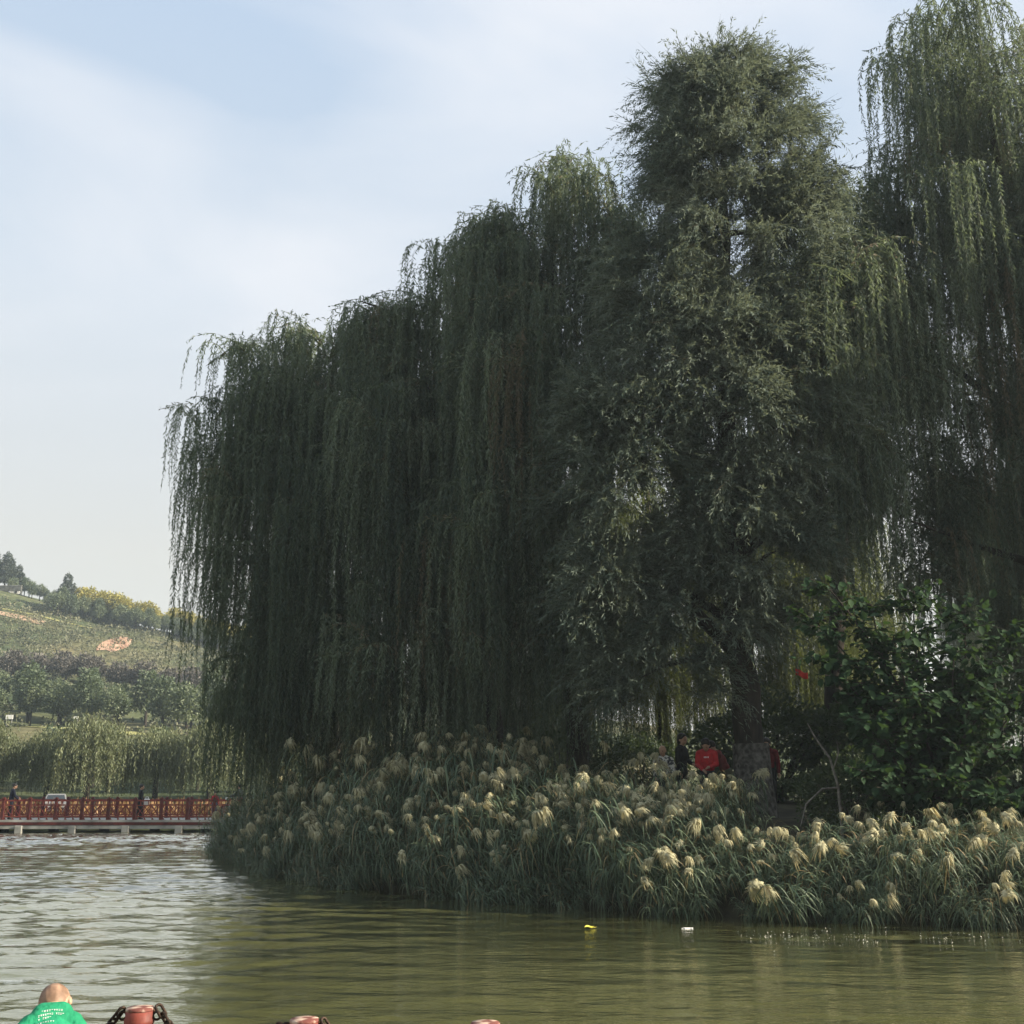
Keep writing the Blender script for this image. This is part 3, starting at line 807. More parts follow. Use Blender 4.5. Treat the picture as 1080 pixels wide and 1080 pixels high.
for e in ends:
    s0 = np.array(sb) + np.array([rng.uniform(-.6, .8), rng.uniform(-.3, .3), .1])
    pts = limb_path(rng, s0, e, 9, .06, .1)
    stems.tube([np.array(p) - np.array(sb) for p in pts], [.04 - .03 * k / 8 for k in range(9)], 6)
    pa = np.array(pts)
    for k in range(62):
        t = 1 - rng.uniform(0, 1) ** 1.4 * .8
        f = t * 8; i = min(int(f), 7)
        p = pa[i] + (pa[i + 1] - pa[i]) * (f - i)
        ang = rng.uniform(0, 6.28)
        side = norm(np.array([math.cos(ang), math.sin(ang), rng.uniform(-.1, .5)]))
        n = rng.integers(5, 9)
        P0 = p + side * np.linspace(.08, rng.uniform(.3, .65), n)[:, None]
        stems.tube([p - np.array(sb), P0[-1] - np.array(sb)], [.007, .004], 4, cap=False)
        U = norm(side * .6 + rng.normal(0, .65, (n, 3)) + np.array([0, 0, -.35]))
        up = np.tile([0, 0, 1.0], (n, 1)) + rng.normal(0, .35, (n, 3)) + np.array([0, -.5, 0])
        V = norm(np.cross(up, U))
        Ls = rng.uniform(.09, .22, n)
        chunks.append(leaves(BLADE, P0, U, V, Ls, Ls * rng.uniform(.6, .75, n), np.clip(rng.normal(.4, .25, n), 0, 1)))
stems.build('stems', M_bark, shrub)
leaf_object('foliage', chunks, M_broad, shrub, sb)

# bare grey branch left of the shrub
bb = (6.15, 20.9, IH(6.15, 20.9) - .05)
mb = MB()
mb.tube([(0, 0, 0), (.02, 0, .8), (.0, 0, 1.45), (-.12, 0, 1.95), (-.38, 0, 2.35), (-.5, 0, 2.6)], [.035, .032, .028, .022, .016, .008], 7)
mb.tube([(0.0, 0, 1.4), (-.3, .02, 1.38), (-.62, .02, 1.1), (-.75, .02, .7)], [.022, .018, .014, .008], 6)
mb.tube([(-.06, 0, 1.75), (.06, 0, 2.05), (.04, 0, 2.25)], [.014, .010, .006], 6)
o = mb.build('bare_branch', M_twig_grey); o.location = bb
tag(o, 'bare pale grey forked branch between the thick trunk and the broad leaved shrub', 'branch')

# dark understorey shrubs on the island
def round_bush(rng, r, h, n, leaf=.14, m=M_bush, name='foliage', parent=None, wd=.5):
    d = norm(rng.normal(size=(n, 3)))
    u = rng.uniform(.45, 1.0, n) ** .6
    bump = 1 + .18 * np.sin(d[:, 0] * 5 + 1) * np.cos(d[:, 1] * 4) + .12 * np.sin(d[:, 2] * 7)
    P = d * u[:, None] * bump[:, None] * np.array([r, r, h / 2]) + np.array([0, 0, h / 2])
    U = norm(d + rng.normal(0, .8, (n, 3)))
    return leaf_object(name, [leaves(DIAMOND, P, U, rand_perp(rng, U), rng.uniform(.6, 1.2, n) * leaf, rng.uniform(.6, 1.2, n) * leaf * wd, np.clip(rng.normal(.45, .25, n), 0, 1))], m, parent)
rng = np.random.default_rng(41)
bush0 = None
BUSH = [(1.5, 33.0, 1.0, 'under the willow with the orange trunk'), (4.0, 34.5, .85, 'behind the people sitting by the trunk'), (7.3, 31.0, 1.2, 'behind the thick trunk and the bare branch'), (10.4, 30.5, 1.3, 'behind the broad leaved shrub'),
        (-2.8, 35.5, 1.0, 'between the two willows nearest the bridge'), (13.6, 29.5, 1.3, 'under the tallest willow'), (8.8, 23.6, .8, 'close behind the broad leaved shrub'), (6.9, 22.6, .62, 'at the foot of the bare branch')]
for x, y, s_, wh in BUSH:
    if bush0 is None:
        o = empty('shrub', (0, 0, 0)); bush0 = o
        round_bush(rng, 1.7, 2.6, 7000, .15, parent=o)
        sm = MB()
        for k in range(9):
            a = k * .7
            sm.tube([(0, 0, -.1), (.5 * math.cos(a), .5 * math.sin(a), .9), (1.1 * math.cos(a), 1.1 * math.sin(a), 1.8)], [.04, .03, .01], 5)
        sm.build('stems', M_bark, o)
    else:
        o = copy_tree(bush0)
    o.location = (x, y, IH(x, y) - .05); o.rotation_euler.z = rng.uniform(0, 6); o.scale = (s_ * 1.15, s_, s_)
    tag(o, 'dark shaded shrub ' + wh, 'shrub', 'dark shrubs under the trees')

# ------------------------------------------------------------------ reeds
def ribbon_chunk(paths, widths, tint):
    """paths (n,k,3): drooping blades as ribbons"""
    n, k, _ = paths.shape
    t = np.gradient(paths, axis=1)
    side = norm(np.cross(norm(t), np.array([0, 0, 1.0])[None, None] + np.zeros_like(t)) + 1e-6)
    prof = np.interp(np.linspace(0, 1, k), [0, .25, .6, 1], [.7, 1, .8, .04])
    wv = (widths[:, None] * prof[None])[..., None] / 2
    v = np.stack([paths - side * wv, paths + side * wv], 2).reshape(n, k * 2, 3)
    faces = np.array([(2 * i, 2 * i + 1, 2 * i + 3, 2 * i + 2) for i in range(k - 1)])
    loops = (faces.ravel()[None] + (np.arange(n) * k * 2)[:, None]).ravel()
    return v.reshape(-1, 3), loops, np.full(n * (k - 1), 4), np.repeat(tint, k * 2)

def reed_variant(rng, nst=46, hmin=1.2, hmax=2.15, rad=.5):
    chunks = []; tops = []
    a = rng.uniform(0, 6.28, nst); r = rad * np.sqrt(rng.uniform(0, 1, nst))
    b0 = np.stack([r * np.cos(a), r * np.sin(a), np.full(nst, -.1)], -1)
    h = rng.uniform(hmin, hmax, nst)
    lean = np.stack([np.cos(a), np.sin(a), np.zeros(nst)], -1) * (r / rad * rng.uniform(.15, .5, nst))[:, None] + np.concatenate([rng.normal(0, .1, (nst, 2)), np.zeros((nst, 1))], 1)
    K = 6
    t = np.linspace(0, 1, K)
    path = b0[:, None] + lean[:, None] * (h[:, None, None]) * (t ** 1.7)[None, :, None]
    path[..., 2] += h[:, None] * (t - .10 * t ** 3)[None]
    chunks.append(ribbon_chunk(path, np.full(nst, .014), np.full(nst, -1.0)))
    chunks.append(ribbon_chunk(path + np.array([.004, .006, 0]), np.full(nst, .012), np.full(nst, -1.0)))
    nb = 7
    for k in range(nb):
        f = rng.uniform(.34, .98, nst)
        i = np.minimum((f * (K - 1)).astype(int), K - 2); fr_ = (f * (K - 1) - i)[:, None]
        p0 = path[np.arange(nst), i] * (1 - fr_) + path[np.arange(nst), i + 1] * fr_
        an = a + rng.normal(0, 1.1, nst)
        dr = np.stack([np.cos(an), np.sin(an), np.zeros(nst)], -1)
        Lb = rng.uniform(.45, .95, nst)
        s_ = np.linspace(0, 1, 6)
        up = rng.uniform(.35, .95, nst); dn = rng.uniform(.7, 1.7, nst)
        bl = p0[:, None] + dr[:, None] * (Lb[:, None] * (s_ * .75)[None])[..., None]
        bl[..., 2] += Lb[:, None] * (up[:, None] * s_[None] - dn[:, None] * s_[None] ** 2)
        chunks.append(ribbon_chunk(bl, rng.uniform(.016, .036, nst), np.where(rng.uniform(size=nst) < .07, 1.0, np.clip(rng.normal(.42, .27, nst), 0, 1) * .9)))
    order = np.argsort(-h)
    for j in order[2:26]:
        tops.append((path[j, -1], a[j]))
    return chunks, tops

def plume_mesh(rng, name='plume'):
    """ragged one sided tuft: a nodding axis with short side branches of drooping hairs"""
    ax = rng.uniform(.08, .20); nod = rng.uniform(.2, .8); spread = rng.uniform(.7, 1.15)
    nb = int(rng.integers(12, 22))
    P = []; Wd = []; T = []
    for k in range(nb):
        f = (k + .5) / nb
        base = np.array([nod * ax * f ** 1.6, 0, ax * f * (1 - .45 * nod * f)])
        for m in range(int(rng.integers(4, 8))):
            a = rng.normal(0, 1.7); L = rng.uniform(.09, .23) * (1.1 - .35 * f) * spread
            d = np.array([math.cos(a), math.sin(a), 0])
            s_ = np.linspace(0, 1, 5)
            p = base + d * (L * .7 * np.sqrt(s_))[:, None]
            p[:, 2] += L * (.55 * s_ - rng.uniform(.9, 1.6) * s_ ** 2)
            P.append(p); Wd.append(rng.uniform(.012, .026)); T.append(rng.normal(.5, .22) - .25 * (rng.uniform() < .15))
    P = np.array(P)
    v = ribbon_chunk(P, np.array(Wd), np.clip(np.array(T), 0, 1))
    stem = np.stack([np.zeros((1, 5)), np.zeros((1, 5)), np.linspace(-.45, .05, 5)[None]], -1)
    o = leaf_object(name, [v, ribbon_chunk(stem, np.array([.012]), np.array([-1.0]))], M_plume)
    me = o.data
    bpy.data.objects.remove(o)
    return me

rng = np.random.default_rng(51)
VAR = [reed_variant(rng) for _ in range(6)]
PL = [plume_mesh(rng) for _ in range(12)]
reed_mesh = []
for ch, tops in VAR:
    o = leaf_object('blades', ch, M_reed)
    reed_mesh.append(o.data)
    bpy.data.objects.remove(o)

pts = np.array(SHORE)
seg = np.linalg.norm(np.diff(pts, axis=0), axis=1); cum = np.concatenate([[0], np.cumsum(seg)])
def shore_at(s_):
    x = np.interp(s_, cum, pts[:, 0]); y = np.interp(s_, cum, pts[:, 1])
    x2 = np.interp(s_ + .2, cum, pts[:, 0]); y2 = np.interp(s_ + .2, cum, pts[:, 1])
    t = np.array([x2 - x, y2 - y]); t /= np.linalg.norm(t)
    return np.array([x, y]), np.array([-t[1], t[0]])     # inland normal lies to the left of the walk
n_pl = 0
def reed_clump(x, y, sc, npl, tilt_dir, tilt, label, group):
    global n_pl
    k = int(rng.integers(0, 6))
    o = empty('reed_clump', (x, y, max(IH(x, y) - .05, -.12)), 0, label, 'reeds', group)
    q = Quaternion(Vector((-tilt_dir[1], tilt_dir[0], 0)), tilt) @ Quaternion(Vector((0, 0, 1)), rng.uniform(0, 6.28))
    o.rotation_mode = 'QUATERNION'; o.rotation_quaternion = q
    o.scale = (sc, sc, sc)
    link(bpy.data.objects.new('blades', reed_mesh[k]), o)
    tops = VAR[k][1]
    for j in rng.choice(len(tops), min(npl, len(tops)), replace=False):
        p, aa = tops[j]
        c = bpy.data.objects.new('plume', PL[int(rng.integers(0, 12))])
        link(c, o)
        c.location = p; c.rotation_euler = (rng.normal(0, .3), rng.normal(0.1, .3), rng.uniform(0, 6.28))
        f = rng.uniform(.62, 1.30) / sc ** .5; c.scale = (f * rng.uniform(.8, 1.2), f, f * rng.uniform(.8, 1.35))
        n_pl += 1
total = cum[9]
for row, (dl, sc, tl) in enumerate([(.02, .50, .62), (.26, .74, .46), (.80, .84, .28), (1.5, .93, .14), (2.3, .97, .05), (3.2, .98, 0.0)]):
    s_ = 2.0 + row * .3
    while s_ < cum[9] - .3:
        p, nrm = shore_at(s_)
        right = p[0] > 3.6
        s_ += rng.uniform(.62, .95) * (.62 if row < 2 else 1)
        if p[0] < -9.3: 
            h = .6
        else: h = 1.0
        rk = row - 1
        if right and rk >= 3: continue
        if p[0] < -6 and rk >= 3: continue
        q = p + nrm * (dl + rng.normal(0, .18)) + rng.normal(0, .1, 2)
        if right: h = .78 if rk <= 0 else (.74 if rk == 1 else .62)
        if rk >= 2 and 2.4 < q[0] < 6.2: h *= .80 if q[0] < 4.4 else .70
        if rk >= 1 and -7 < q[0] < .8: h *= (1.0, 1.12, 1.25, 1.36, 1.42)[rk] if q[0] < -.8 else 1.14
        tn = -nrm
        npl = int(rng.integers(4, 8)) if rk >= 2 else int(rng.integers(6, 11))
        if right: npl = int(rng.integers(3, 7))
        if rk == 0: npl = int(rng.integers(3, 8))
        if rk < 0: npl = 0
        if p[0] < -6.5: npl = int(rng.integers(0, 3))
        if right:
            lb, g = 'low reed clump with sunlit golden plumes on the bank below the broad leaved shrub', 'sunlit reed clumps below the shrub'
        elif p[0] < -5.5:
            lb, g = 'shaded grey green reed clump at the tip of the island facing the bridge', 'reed clumps at the island tip'
        elif rk <= 0:
            lb, g = 'dense reed clump drooping its blades over the dark water at the front of the bank', 'drooping reed clumps along the waterline'
        else:
            lb, g = 'tall reed clump with pale cream plumes on the shaded bank under the willows', 'tall plumed reed clumps on the bank'
        if rk < 0: npl, lb, g = 0, 'short plumeless reed tuft overhanging the water at the foot of the bank', 'short reed tufts along the waterline'
        reed_clump(q[0], q[1], sc * h * rng.uniform(.8, 1.17), npl, tn, tl + rng.normal(0, .06), lb, g)

# ------------------------------------------------------------------ people
def person_prims(h, pose):
    """closed shapes of one figure: list of (kind, tag, data), standing height h, facing +Y"""
    P = []
    lean = pose.get('lean', 0.0); hipz = pose.get('hip', .52)
    Rl = Matrix.Rotation(-lean, 3, 'X')
    hip0 = Vector((0, 0, hipz))
    def T(p):          # torso space (built upright on hip .52)
        p = Vector(p); return (Rl @ (p - Vector((0, 0, .52)))) + hip0
    hx, hz_ = pose.get('head', (0.0, 0.0))
    Rh = Rl @ Matrix.Rotation(-hx, 3, 'X') @ Matrix.Rotation(hz_, 3, 'Z')
    nk = T((0, -.005, .835))
    def Hd(p): return nk + Rh @ (Vector(p) - Vector((0, -.005, .835)))
    el = lambda tg, c, r, M: P.append(('e', tg, (c, r, M)))
    cp = lambda tg, a, b, ra, rb: P.append(('c', tg, (Vector(a), Vector(b), ra, rb)))
    el('trousers', T((0, 0, .53)), (.098, .072, .07), Rl)
    el('shirt', T((0, 0, .62)), (.088, .062, .09), Rl)
    el('shirt', T((0, .002, .715)), (.100, .070, .105), Rl)
    q_ = pose.get('sw', .112) - .017
    cp('shirt', T((-q_, -.005, .795)), T((q_, -.005, .795)), .040, .040)
    cp('shirt', T((-.04, -.01, .81)), T((.04, -.01, .81)), .042, .042)
    cp('skin', T((0, -.01, .80)), Hd((0, 0, .885)), .034, .031)
    el('skin', Hd((0, .006, .935)), (.050, .062, .062), Rh)
    el('skin', Hd((0, .022, .897)), (.039, .044, .040), Rh)
    el('skin', Hd((0, .070, .912)), (.008, .012, .012), Rh)
    for s in (-1, 1):
        el('skin', Hd((s * .051, 0, .917)), (.006, .013, .019), Rh)
        el('eye', Hd((s * .019, .061, .925)), (.007, .008, .005), Rh)
    el('lip', Hd((0, .062, .884)), (.014, .006, .004), Rh)
    for s, key in ((-1, 'armL'), (1, 'armR')):
        sh = T((s * pose.get('sw', .112), -.005, pose.get('sz', .792)))
        e_, w_ = pose.get(key, ((s * .145, .0, .64), (s * .15, .05, .50)))
        e_ = T(e_) if pose.get('arms_torso', True) else Vector(e_)
        w_ = T(w_) if pose.get('arms_torso', True) else Vector(w_)
        cp('shirt', sh, sh.lerp(e_, .55), .036, .032)
        cp(pose.get('sleeve', 'shirt'), sh.lerp(e_, .5), e_, .032, .026)
        cp(pose.get('sleeve', 'shirt'), e_, e_.lerp(w_, .85), .026, .019)
        cp('skin', e_.lerp(w_, .8), w_, .019, .016)
        d = (w_ - e_).normalized()
        u = d.cross(Vector((0, 0, 1)) if abs(d.z) < .8 else Vector((0, 1, 0))).normalized()
        el('skin', w_ + d * .022, (.019, .019, .024), d.to_track_quat('Z', 'Y').to_matrix())
        nrm_ = d.cross(u)
        for i, (of, ln) in enumerate(((-.017, .033), (-.006, .040), (.005, .038), (.015, .030))):
            a = w_ + d * .036 + u * of
            m = a + d * ln * .55 + nrm_ * .003
            cp('skin', a, m, .0058, .0054); cp('skin', m, m + (d * .8 + nrm_ * .6).normalized() * ln * .5, .0054, .0045)
        a = w_ + d * .012 - u * .014
        cp('skin', a, a + (d * .6 - u * .8).normalized() * .03, .007, .006)
    for s, key in ((-1, 'legL'), (1, 'legR')):
        k_, a_ = pose.get(key, ((s * .055, .012, .285), (s * .056, -.006, .048)))
        k_, a_ = Vector(k_), Vector(a_)
        hp = hip0 + Vector((s * .052, 0, -.005))
        cp('trousers', hp, k_, .060, .042)
        cp(pose.get('leg_tag', 'trousers'), k_, k_.lerp(a_, .45), .041, .038)
        cp(pose.get('leg_tag', 'trousers'), k_.lerp(a_, .45), a_, .038, .025)
        fd = pose.get('foot', Vector((0, 1, 0)))
        cp('shoes', a_ + Vector((0, 0, -.022)), a_ + Vector(fd) * .085 + Vector((0, 0, -.030)), .025, .019)
        cp('shoes', a_ + Vector((0, 0, -.022)), a_ - Vector(fd) * .02 + Vector((0, 0, -.026)), .025, .021)
    # scale to height
    out = []
    for k, tg, d in P:
        if k == 'e': out.append((k, tg, (d[0] * h, tuple(x * h for x in d[1]), d[2])))
        else: out.append((k, tg, (d[0] * h, d[1] * h, d[2] * h, d[3] * h)))
    return out, Hd, Rh, T

def fuse(prims, name, mats, voxel, grow=0.0, parent=None, smooth_it=3):
    """one continuous skin over the shapes"""
    b = MB()
    for k, tg, d in prims:
        if k == 'e': b.ball(d[0], tuple(x + grow for x in d[1]), 16, 10, rot=d[2])
        else:
            a, c, ra, rb = d
            b.tube([a, a.lerp(c, .5), c], [ra + grow, (ra + rb) / 2 + grow, rb + grow], 12)
            b.ball(a, ra + grow, 12, 8); b.ball(c, rb + grow, 12, 8)
    o = b.build(name, mats, parent)
    md = o.modifiers.new('r', 'REMESH'); md.mode = 'VOXEL'; md.voxel_size = voxel; md.use_smooth_shade = True
    ms = o.modifiers.new('s', 'SMOOTH'); ms.factor = .5; ms.iterations = smooth_it
    bpy.context.view_layer.update()
    ev = o.evaluated_get(bpy.context.evaluated_depsgraph_get())
    me = bpy.data.meshes.new_from_object(ev)
    o.modifiers.clear()
    old = o.data; o.data = me; bpy.data.meshes.remove(old); me.name = name
    return o

def paint(o, prims, tags):
    """material slot of each face: the nearest shape's"""
    me = o.data
    n = len(me.polygons)
    c = np.empty(n * 3, np.float32); me.polygons.foreach_get('center', c); c = c.reshape(-1, 3)
    best = np.full(n, 1e9); idx = np.zeros(n, np.int32)
    for k, tg, d in prims:
        if k == 'e':
            M = np.array(d[2]); q = (c - np.array(d[0])) @ M
            r = np.array(d[1]); rr = np.linalg.norm(q / r, axis=1)
            ds = np.linalg.norm(q, axis=1) * (1 - 1 / np.maximum(rr, 1e-4))
        else:
            a = np.array(d[0]); ab = np.array(d[1]) - a
            t = np.clip(((c - a) @ ab) / max(ab @ ab, 1e-9), 0, 1)
            ds = np.linalg.norm(c - (a + t[:, None] * ab), axis=1) - (d[2] + (d[3] - d[2]) * t)
        m = ds < best
        best[m] = ds[m]; idx[m] = tags.index(tg)
    me.polygons.foreach_set('material_index', idx)
    me.polygons.foreach_set('use_smooth', np.ones(n, bool))

def cloth(name, c, f=.75):
    return noise_mat(name, tuple(x * f for x in c), c, 14, .85, 4, .15)
M_skin = noise_mat('skin', (0.36, 0.22, 0.15), (0.44, 0.28, 0.19), 12, .55)
M_eye = noise_mat('eye', (0.02, 0.015, 0.012), (0.03, 0.02, 0.018), 5, .3)
M_lip = noise_mat('lip', (0.28, 0.12, 0.09), (0.34, 0.15, 0.11), 5, .5)
M_hair = noise_mat('black_hair', (0.010, 0.009, 0.008), (0.022, 0.018, 0.016), 30, .5, 3, .3, (1, 1, .3))
M_shoe = noise_mat('shoe', (0.03, 0.03, 0.03), (0.06, 0.06, 0.06), 10, .6)
BODY_TAGS = ['skin', 'shirt', 'trousers', 'shoes', 'eye', 'lip']

def person(label, loc, rz, h, pose, shirt, trousers, hair='short', voxel=.011, group=None, shirt_mat=None, shoe=None):
    root = empty('person', loc, rz, label, 'person', group)
    prims, Hd, Rh, T = person_prims(h, pose)
    ms = shirt_mat or cloth('shirt_cloth', shirt); mt = cloth('trouser_cloth', trousers)
    body = fuse(prims, 'body', [M_skin, ms, mt, shoe or M_shoe, M_eye, M_lip], voxel, 0, root)
    paint(body, prims, BODY_TAGS)
    sh = fuse([p for p in prims if p[1] == 'shirt'], 'shirt', [ms], voxel, .008 * h, root, 2)
    tr = fuse([p for p in prims if p[1] == 'trousers'], 'trousers', [mt], voxel, .007 * h, root, 2)
    for o in (sh, tr): o.data.polygons.foreach_set('use_smooth', np.ones(len(o.data.polygons), bool))
    if hair:
        hp = [('e', 'h', (Hd((0, -.010, .953)) * h, (.061 * h, .068 * h, .061 * h), Rh))]
        if hair == 'full':
            hp.append(('e', 'h', (Hd((0, -.030, .915)) * h, (.060 * h, .046 * h, .066 * h), Rh)))
        ho = fuse(hp, 'hair', [M_hair], voxel * .8, 0, root, 1)
    return root, prims, Hd, T, sh

# ------------------------------------------------------------------ people on the island
M_pattern = noise_mat('patterned_shirt', (0.05, 0.055, 0.06), (0.55, 0.55, 0.50), 16, .85, 2, lo=.46, hi=.54)
SIT = dict(hip=.30, legL=((-.08, .25, .28), (-.08, .27, .05)), legR=((.08, .25, .28), (.08, .27, .05)))
gz = IH(4.2, 25.8)
def on_island(px_x, y): return (px_x, y, IH(px_x, y))
person('elderly person in a white and dark patterned shirt sitting on the bank', on_island(3.54, 25.6), R(150), 1.62,
       dict(SIT, hip=.52, legL=((-.06, .05, .285), (-.06, 0, .05)), legR=((.06, .04, .285), (.06, 0, .05)), lean=.12, armL=((-.15, .02, .66), (-.10, .13, .58)), armR=((.15, .02, .66), (.08, .13, .56))), (.5, .5, .45), (.04, .04, .05), None, shirt_mat=M_pattern)
person('dark haired person in a black top turning towards the red shirt', on_island(3.98, 25.9), R(-120), 1.80,
       dict(lean=.05, head=(0.05, -.3), armL=((-.14, .03, .66), (-.06, .13, .62))), (.016, .017, .02), (.02, .022, .03), 'full')
rp_, prims, Hd, T, sh = person('person in a bright red shirt looking down at their hands', on_island(4.50, 25.4), R(165), 1.74,
       dict(lean=.16, head=(.5, 0), sw=.100, armL=((-.125, .05, .66), (-.04, .15, .64)), armR=((.125, .05, .66), (.04, .15, .60))), (.50, .022, .030), (.03, .03, .035), 'full')
# pale lettering patch on the red shirt's chest
from mathutils.bvhtree import BVHTree
def bvh_of(o):
    me = o.data
    return BVHTree.FromPolygons([v.co.copy() for v in me.vertices], [list(p.vertices) for p in me.polygons])
def marks_on(o, rects, direction, mat_, name, lift=.004):
    """small flat strokes laid on the cloth: rects (x, z, w, h, angle) seen along direction"""
    bv = bvh_of(o)
    b = MB()
    for x, z, wd, hh, an in rects:
        co, si = math.cos(an), math.sin(an)
        vs = []
        n = max(2, int(max(wd, hh) / .012))
        g = []
        for iv in range(2):
            for iu in range(n + 1):
                u = (iu / n - .5) * wd; v = (iv - .5) * hh
                px_, pz_ = x + u * co - v * si, z + u * si + v * co
                hit = bv.ray_cast(Vector((px_, -direction * 2.0, pz_)), Vector((0, direction, 0)))
                if hit[0] is None: break
                g.append(hit[0] + hit[1] * lift)
            else: continue
            break
        else:
            b.add(g, [(i, i + 1, n + 1 + i + 1, n + 1 + i) for i in range(n)])
    if b.v:
        return b.build(name, mat_, o)
c_ = T((0, 0, .715)) * 1.78
marks_on(sh, [(-.045 + .03 * i, c_.z + .02, .016, .034, .1) for i in range(4)], -1, M_white, 'chest_print')
person('person in a dull red top and grey green back bending over beside the thick trunk', on_island(5.12, 26.2), R(75), 1.78,
       dict(lean=.45, head=(.3, 0), armL=((-.14, .12, .72), (-.10, .2, .62)), armR=((.14, .12, .72), (.1, .2, .62))), (.22, .035, .030), (.10, .11, .06), 'short')
person('person in a deep red top half hidden at the far side of the thick trunk', on_island(6.32, 27.2), R(160), 1.70,
       dict(lean=.1, head=(.3, 0)), (.13, .010, .013), (.02, .02, .02), 'full')

# red cloth caught in the strands, glimpsed right of the trunk
mb = MB()
gx, gy = 9, 5
vs = [(-.28 + .56 * i / (gx - 1), .05 * math.sin(i * 1.3 + j * .5), -.16 * j / (gy - 1) * 1.6 - .18 * i / (gx - 1) + .03 * math.sin(i * .9)) for j in range(gy) for i in range(gx)]
mb.add(vs, [(j * gx + i, j * gx + i + 1, (j + 1) * gx + i + 1, (j + 1) * gx + i) for j in range(gy - 1) for i in range(gx - 1)], 0, True)
o = mb.build('hanging_cloth', cloth('red_cloth', (.62, .05, .04)))
md = o.modifiers.new('thick', 'SOLIDIFY'); md.thickness = .008
o.location = (6.95, 25.9, 4.95); o.scale = (.5, .5, .6)
tag(o, 'small bright red cloth hanging among willow strands beside the thick trunk', 'cloth')

# ------------------------------------------------------------------ footbridge
DZ = 0.60
BX0, BX1 = -46.0, 4.0
br = empty('footbridge', (-20, 57.5, 0), 0, 'low pale concrete footbridge crossing the lake to the island', 'bridge')
def rel(o, root):
    """keep a mesh built in world coordinates where it is under its root"""
    o.data.transform(Matrix.Translation(-Vector(root.location)))
    return o
mb = MB(); mb.box(((BX0 - 14.6) / 2, 57.8, DZ - .05), (BX0 * -1 - 14.6, 4.2, .10)); rel(mb.build('deck', M_concrete, br), br)
mb = MB(); mb.box(((BX0 - 14.6) / 2, 55.76, DZ - .17), (BX0 * -1 - 14.6, .16, .13)); rel(mb.build('fascia', M_red_rail, br), br)
mb = MB(); mb.box(((BX0 - 14.6) / 2, 55.85, DZ - .34), (BX0 * -1 - 14.6, .30, .17)); rel(mb.build('edge_beam', M_concrete, br), br)
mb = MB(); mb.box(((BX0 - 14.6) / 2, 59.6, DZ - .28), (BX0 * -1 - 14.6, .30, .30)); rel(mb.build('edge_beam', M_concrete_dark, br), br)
mb = MB(); mb.box(((BX1 - 14.58) / 2, 57.8, DZ - .02), (BX1 + 14.58, 4.5, .30), bev=.02); rel(mb.build('approach_slab', M_concrete, br), br)
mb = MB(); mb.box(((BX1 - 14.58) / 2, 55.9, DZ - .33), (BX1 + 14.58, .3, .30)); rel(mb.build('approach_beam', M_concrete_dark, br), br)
for i in range(12):
    x = -16.6 - i * 2.66
    if x < -45: break
    mb = MB(); mb.box((x, 55.80, .02), (.36, .36, .62), bev=.02); mb.box((x, 55.80, -.42), (.42, .42, .3)); rel(mb.build('pier', M_concrete, br), br)
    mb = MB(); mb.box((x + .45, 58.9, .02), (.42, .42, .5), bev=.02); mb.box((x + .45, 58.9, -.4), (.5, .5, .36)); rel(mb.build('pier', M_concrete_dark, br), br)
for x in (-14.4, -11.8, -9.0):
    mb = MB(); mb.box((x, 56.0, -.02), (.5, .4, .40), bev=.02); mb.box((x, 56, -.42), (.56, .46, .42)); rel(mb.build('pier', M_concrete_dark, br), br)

def railing(y, x0, x1, off, label, lat):
    root = empty('bridge_railing', (x0, y, DZ + .002), 0, label, 'railing', None)
    sp = 1.325
    n = int((x1 - x0 - off) / sp) + 1
    post = MB(); post.box((0, 0, .50), (.15, .13, 1.0), bev=.012); post.box((0, 0, 1.02), (.19, .17, .05), bev=.012); post.box((0, 0, 1.07), (.11, .10, .05), bev=.02)
    p0 = None
    # lattice bay: rails, a crossed pair and a middle square
    W = sp - .15
    bay = MB()
    bay.box((W / 2, 0, .93), (W, .07, .07)); bay.box((W / 2, 0, .70), (W, .045, .045)); bay.box((W / 2, 0, .16), (W, .06, .06))
    for fx in (1 / 3, 2 / 3): bay.box((W * fx, 0, .43), (.045, .045, .48))
    for k in range(3):
        cx = W * (k + .5) / 3
        l = math.hypot(W / 3, .48); an = math.atan2(.48, W / 3)
        bay.box((cx, .012, .43), (l, .022, .034), rot=Matrix.Rotation(-an, 3, 'Y'))
        bay.box((cx, -.012, .43), (l, .022, .034), rot=Matrix.Rotation(an, 3, 'Y'))
        bay.box((cx, 0, .815), (.04, .04, .17))
    for k in range(3):     # little skirt brackets under the low rail
        cx = W * (k + .5) / 3
        bay.add([(cx - .18, -.012, .13), (cx - .06, -.012, .02), (cx - .18, -.012, .0), (cx - .18, .012, .13), (cx - .06, .012, .02), (cx - .18, .012, .0)], [(0, 2, 1), (3, 4, 5), (0, 1, 4, 3), (1, 2, 5, 4), (2, 0, 3, 5)])
    b0 = None
    for i in range(n):
        x = off + i * sp
        if p0 is None: p0 = o = post.build('post', M_red_rail, root)
        else: o = p0.copy(); COL.objects.link(o); o.parent = root
        o.location = (x, 0, 0)
        if i < n - 1:
            if b0 is None: b0 = o = bay.build('lattice_panel', lat, root)
            else: o = b0.copy(); COL.objects.link(o); o.parent = root
            o.location = (x + .075, 0, 0)
    return root
railing(55.95, -40.2, -10.9, 0.05, 'dark red lattice railing along the lake side of the footbridge', M_red_rail2)
railing(59.6, -40.2, -9.5, 0.5, 'dark red lattice railing along the far side of the footbridge', M_red_rail2)

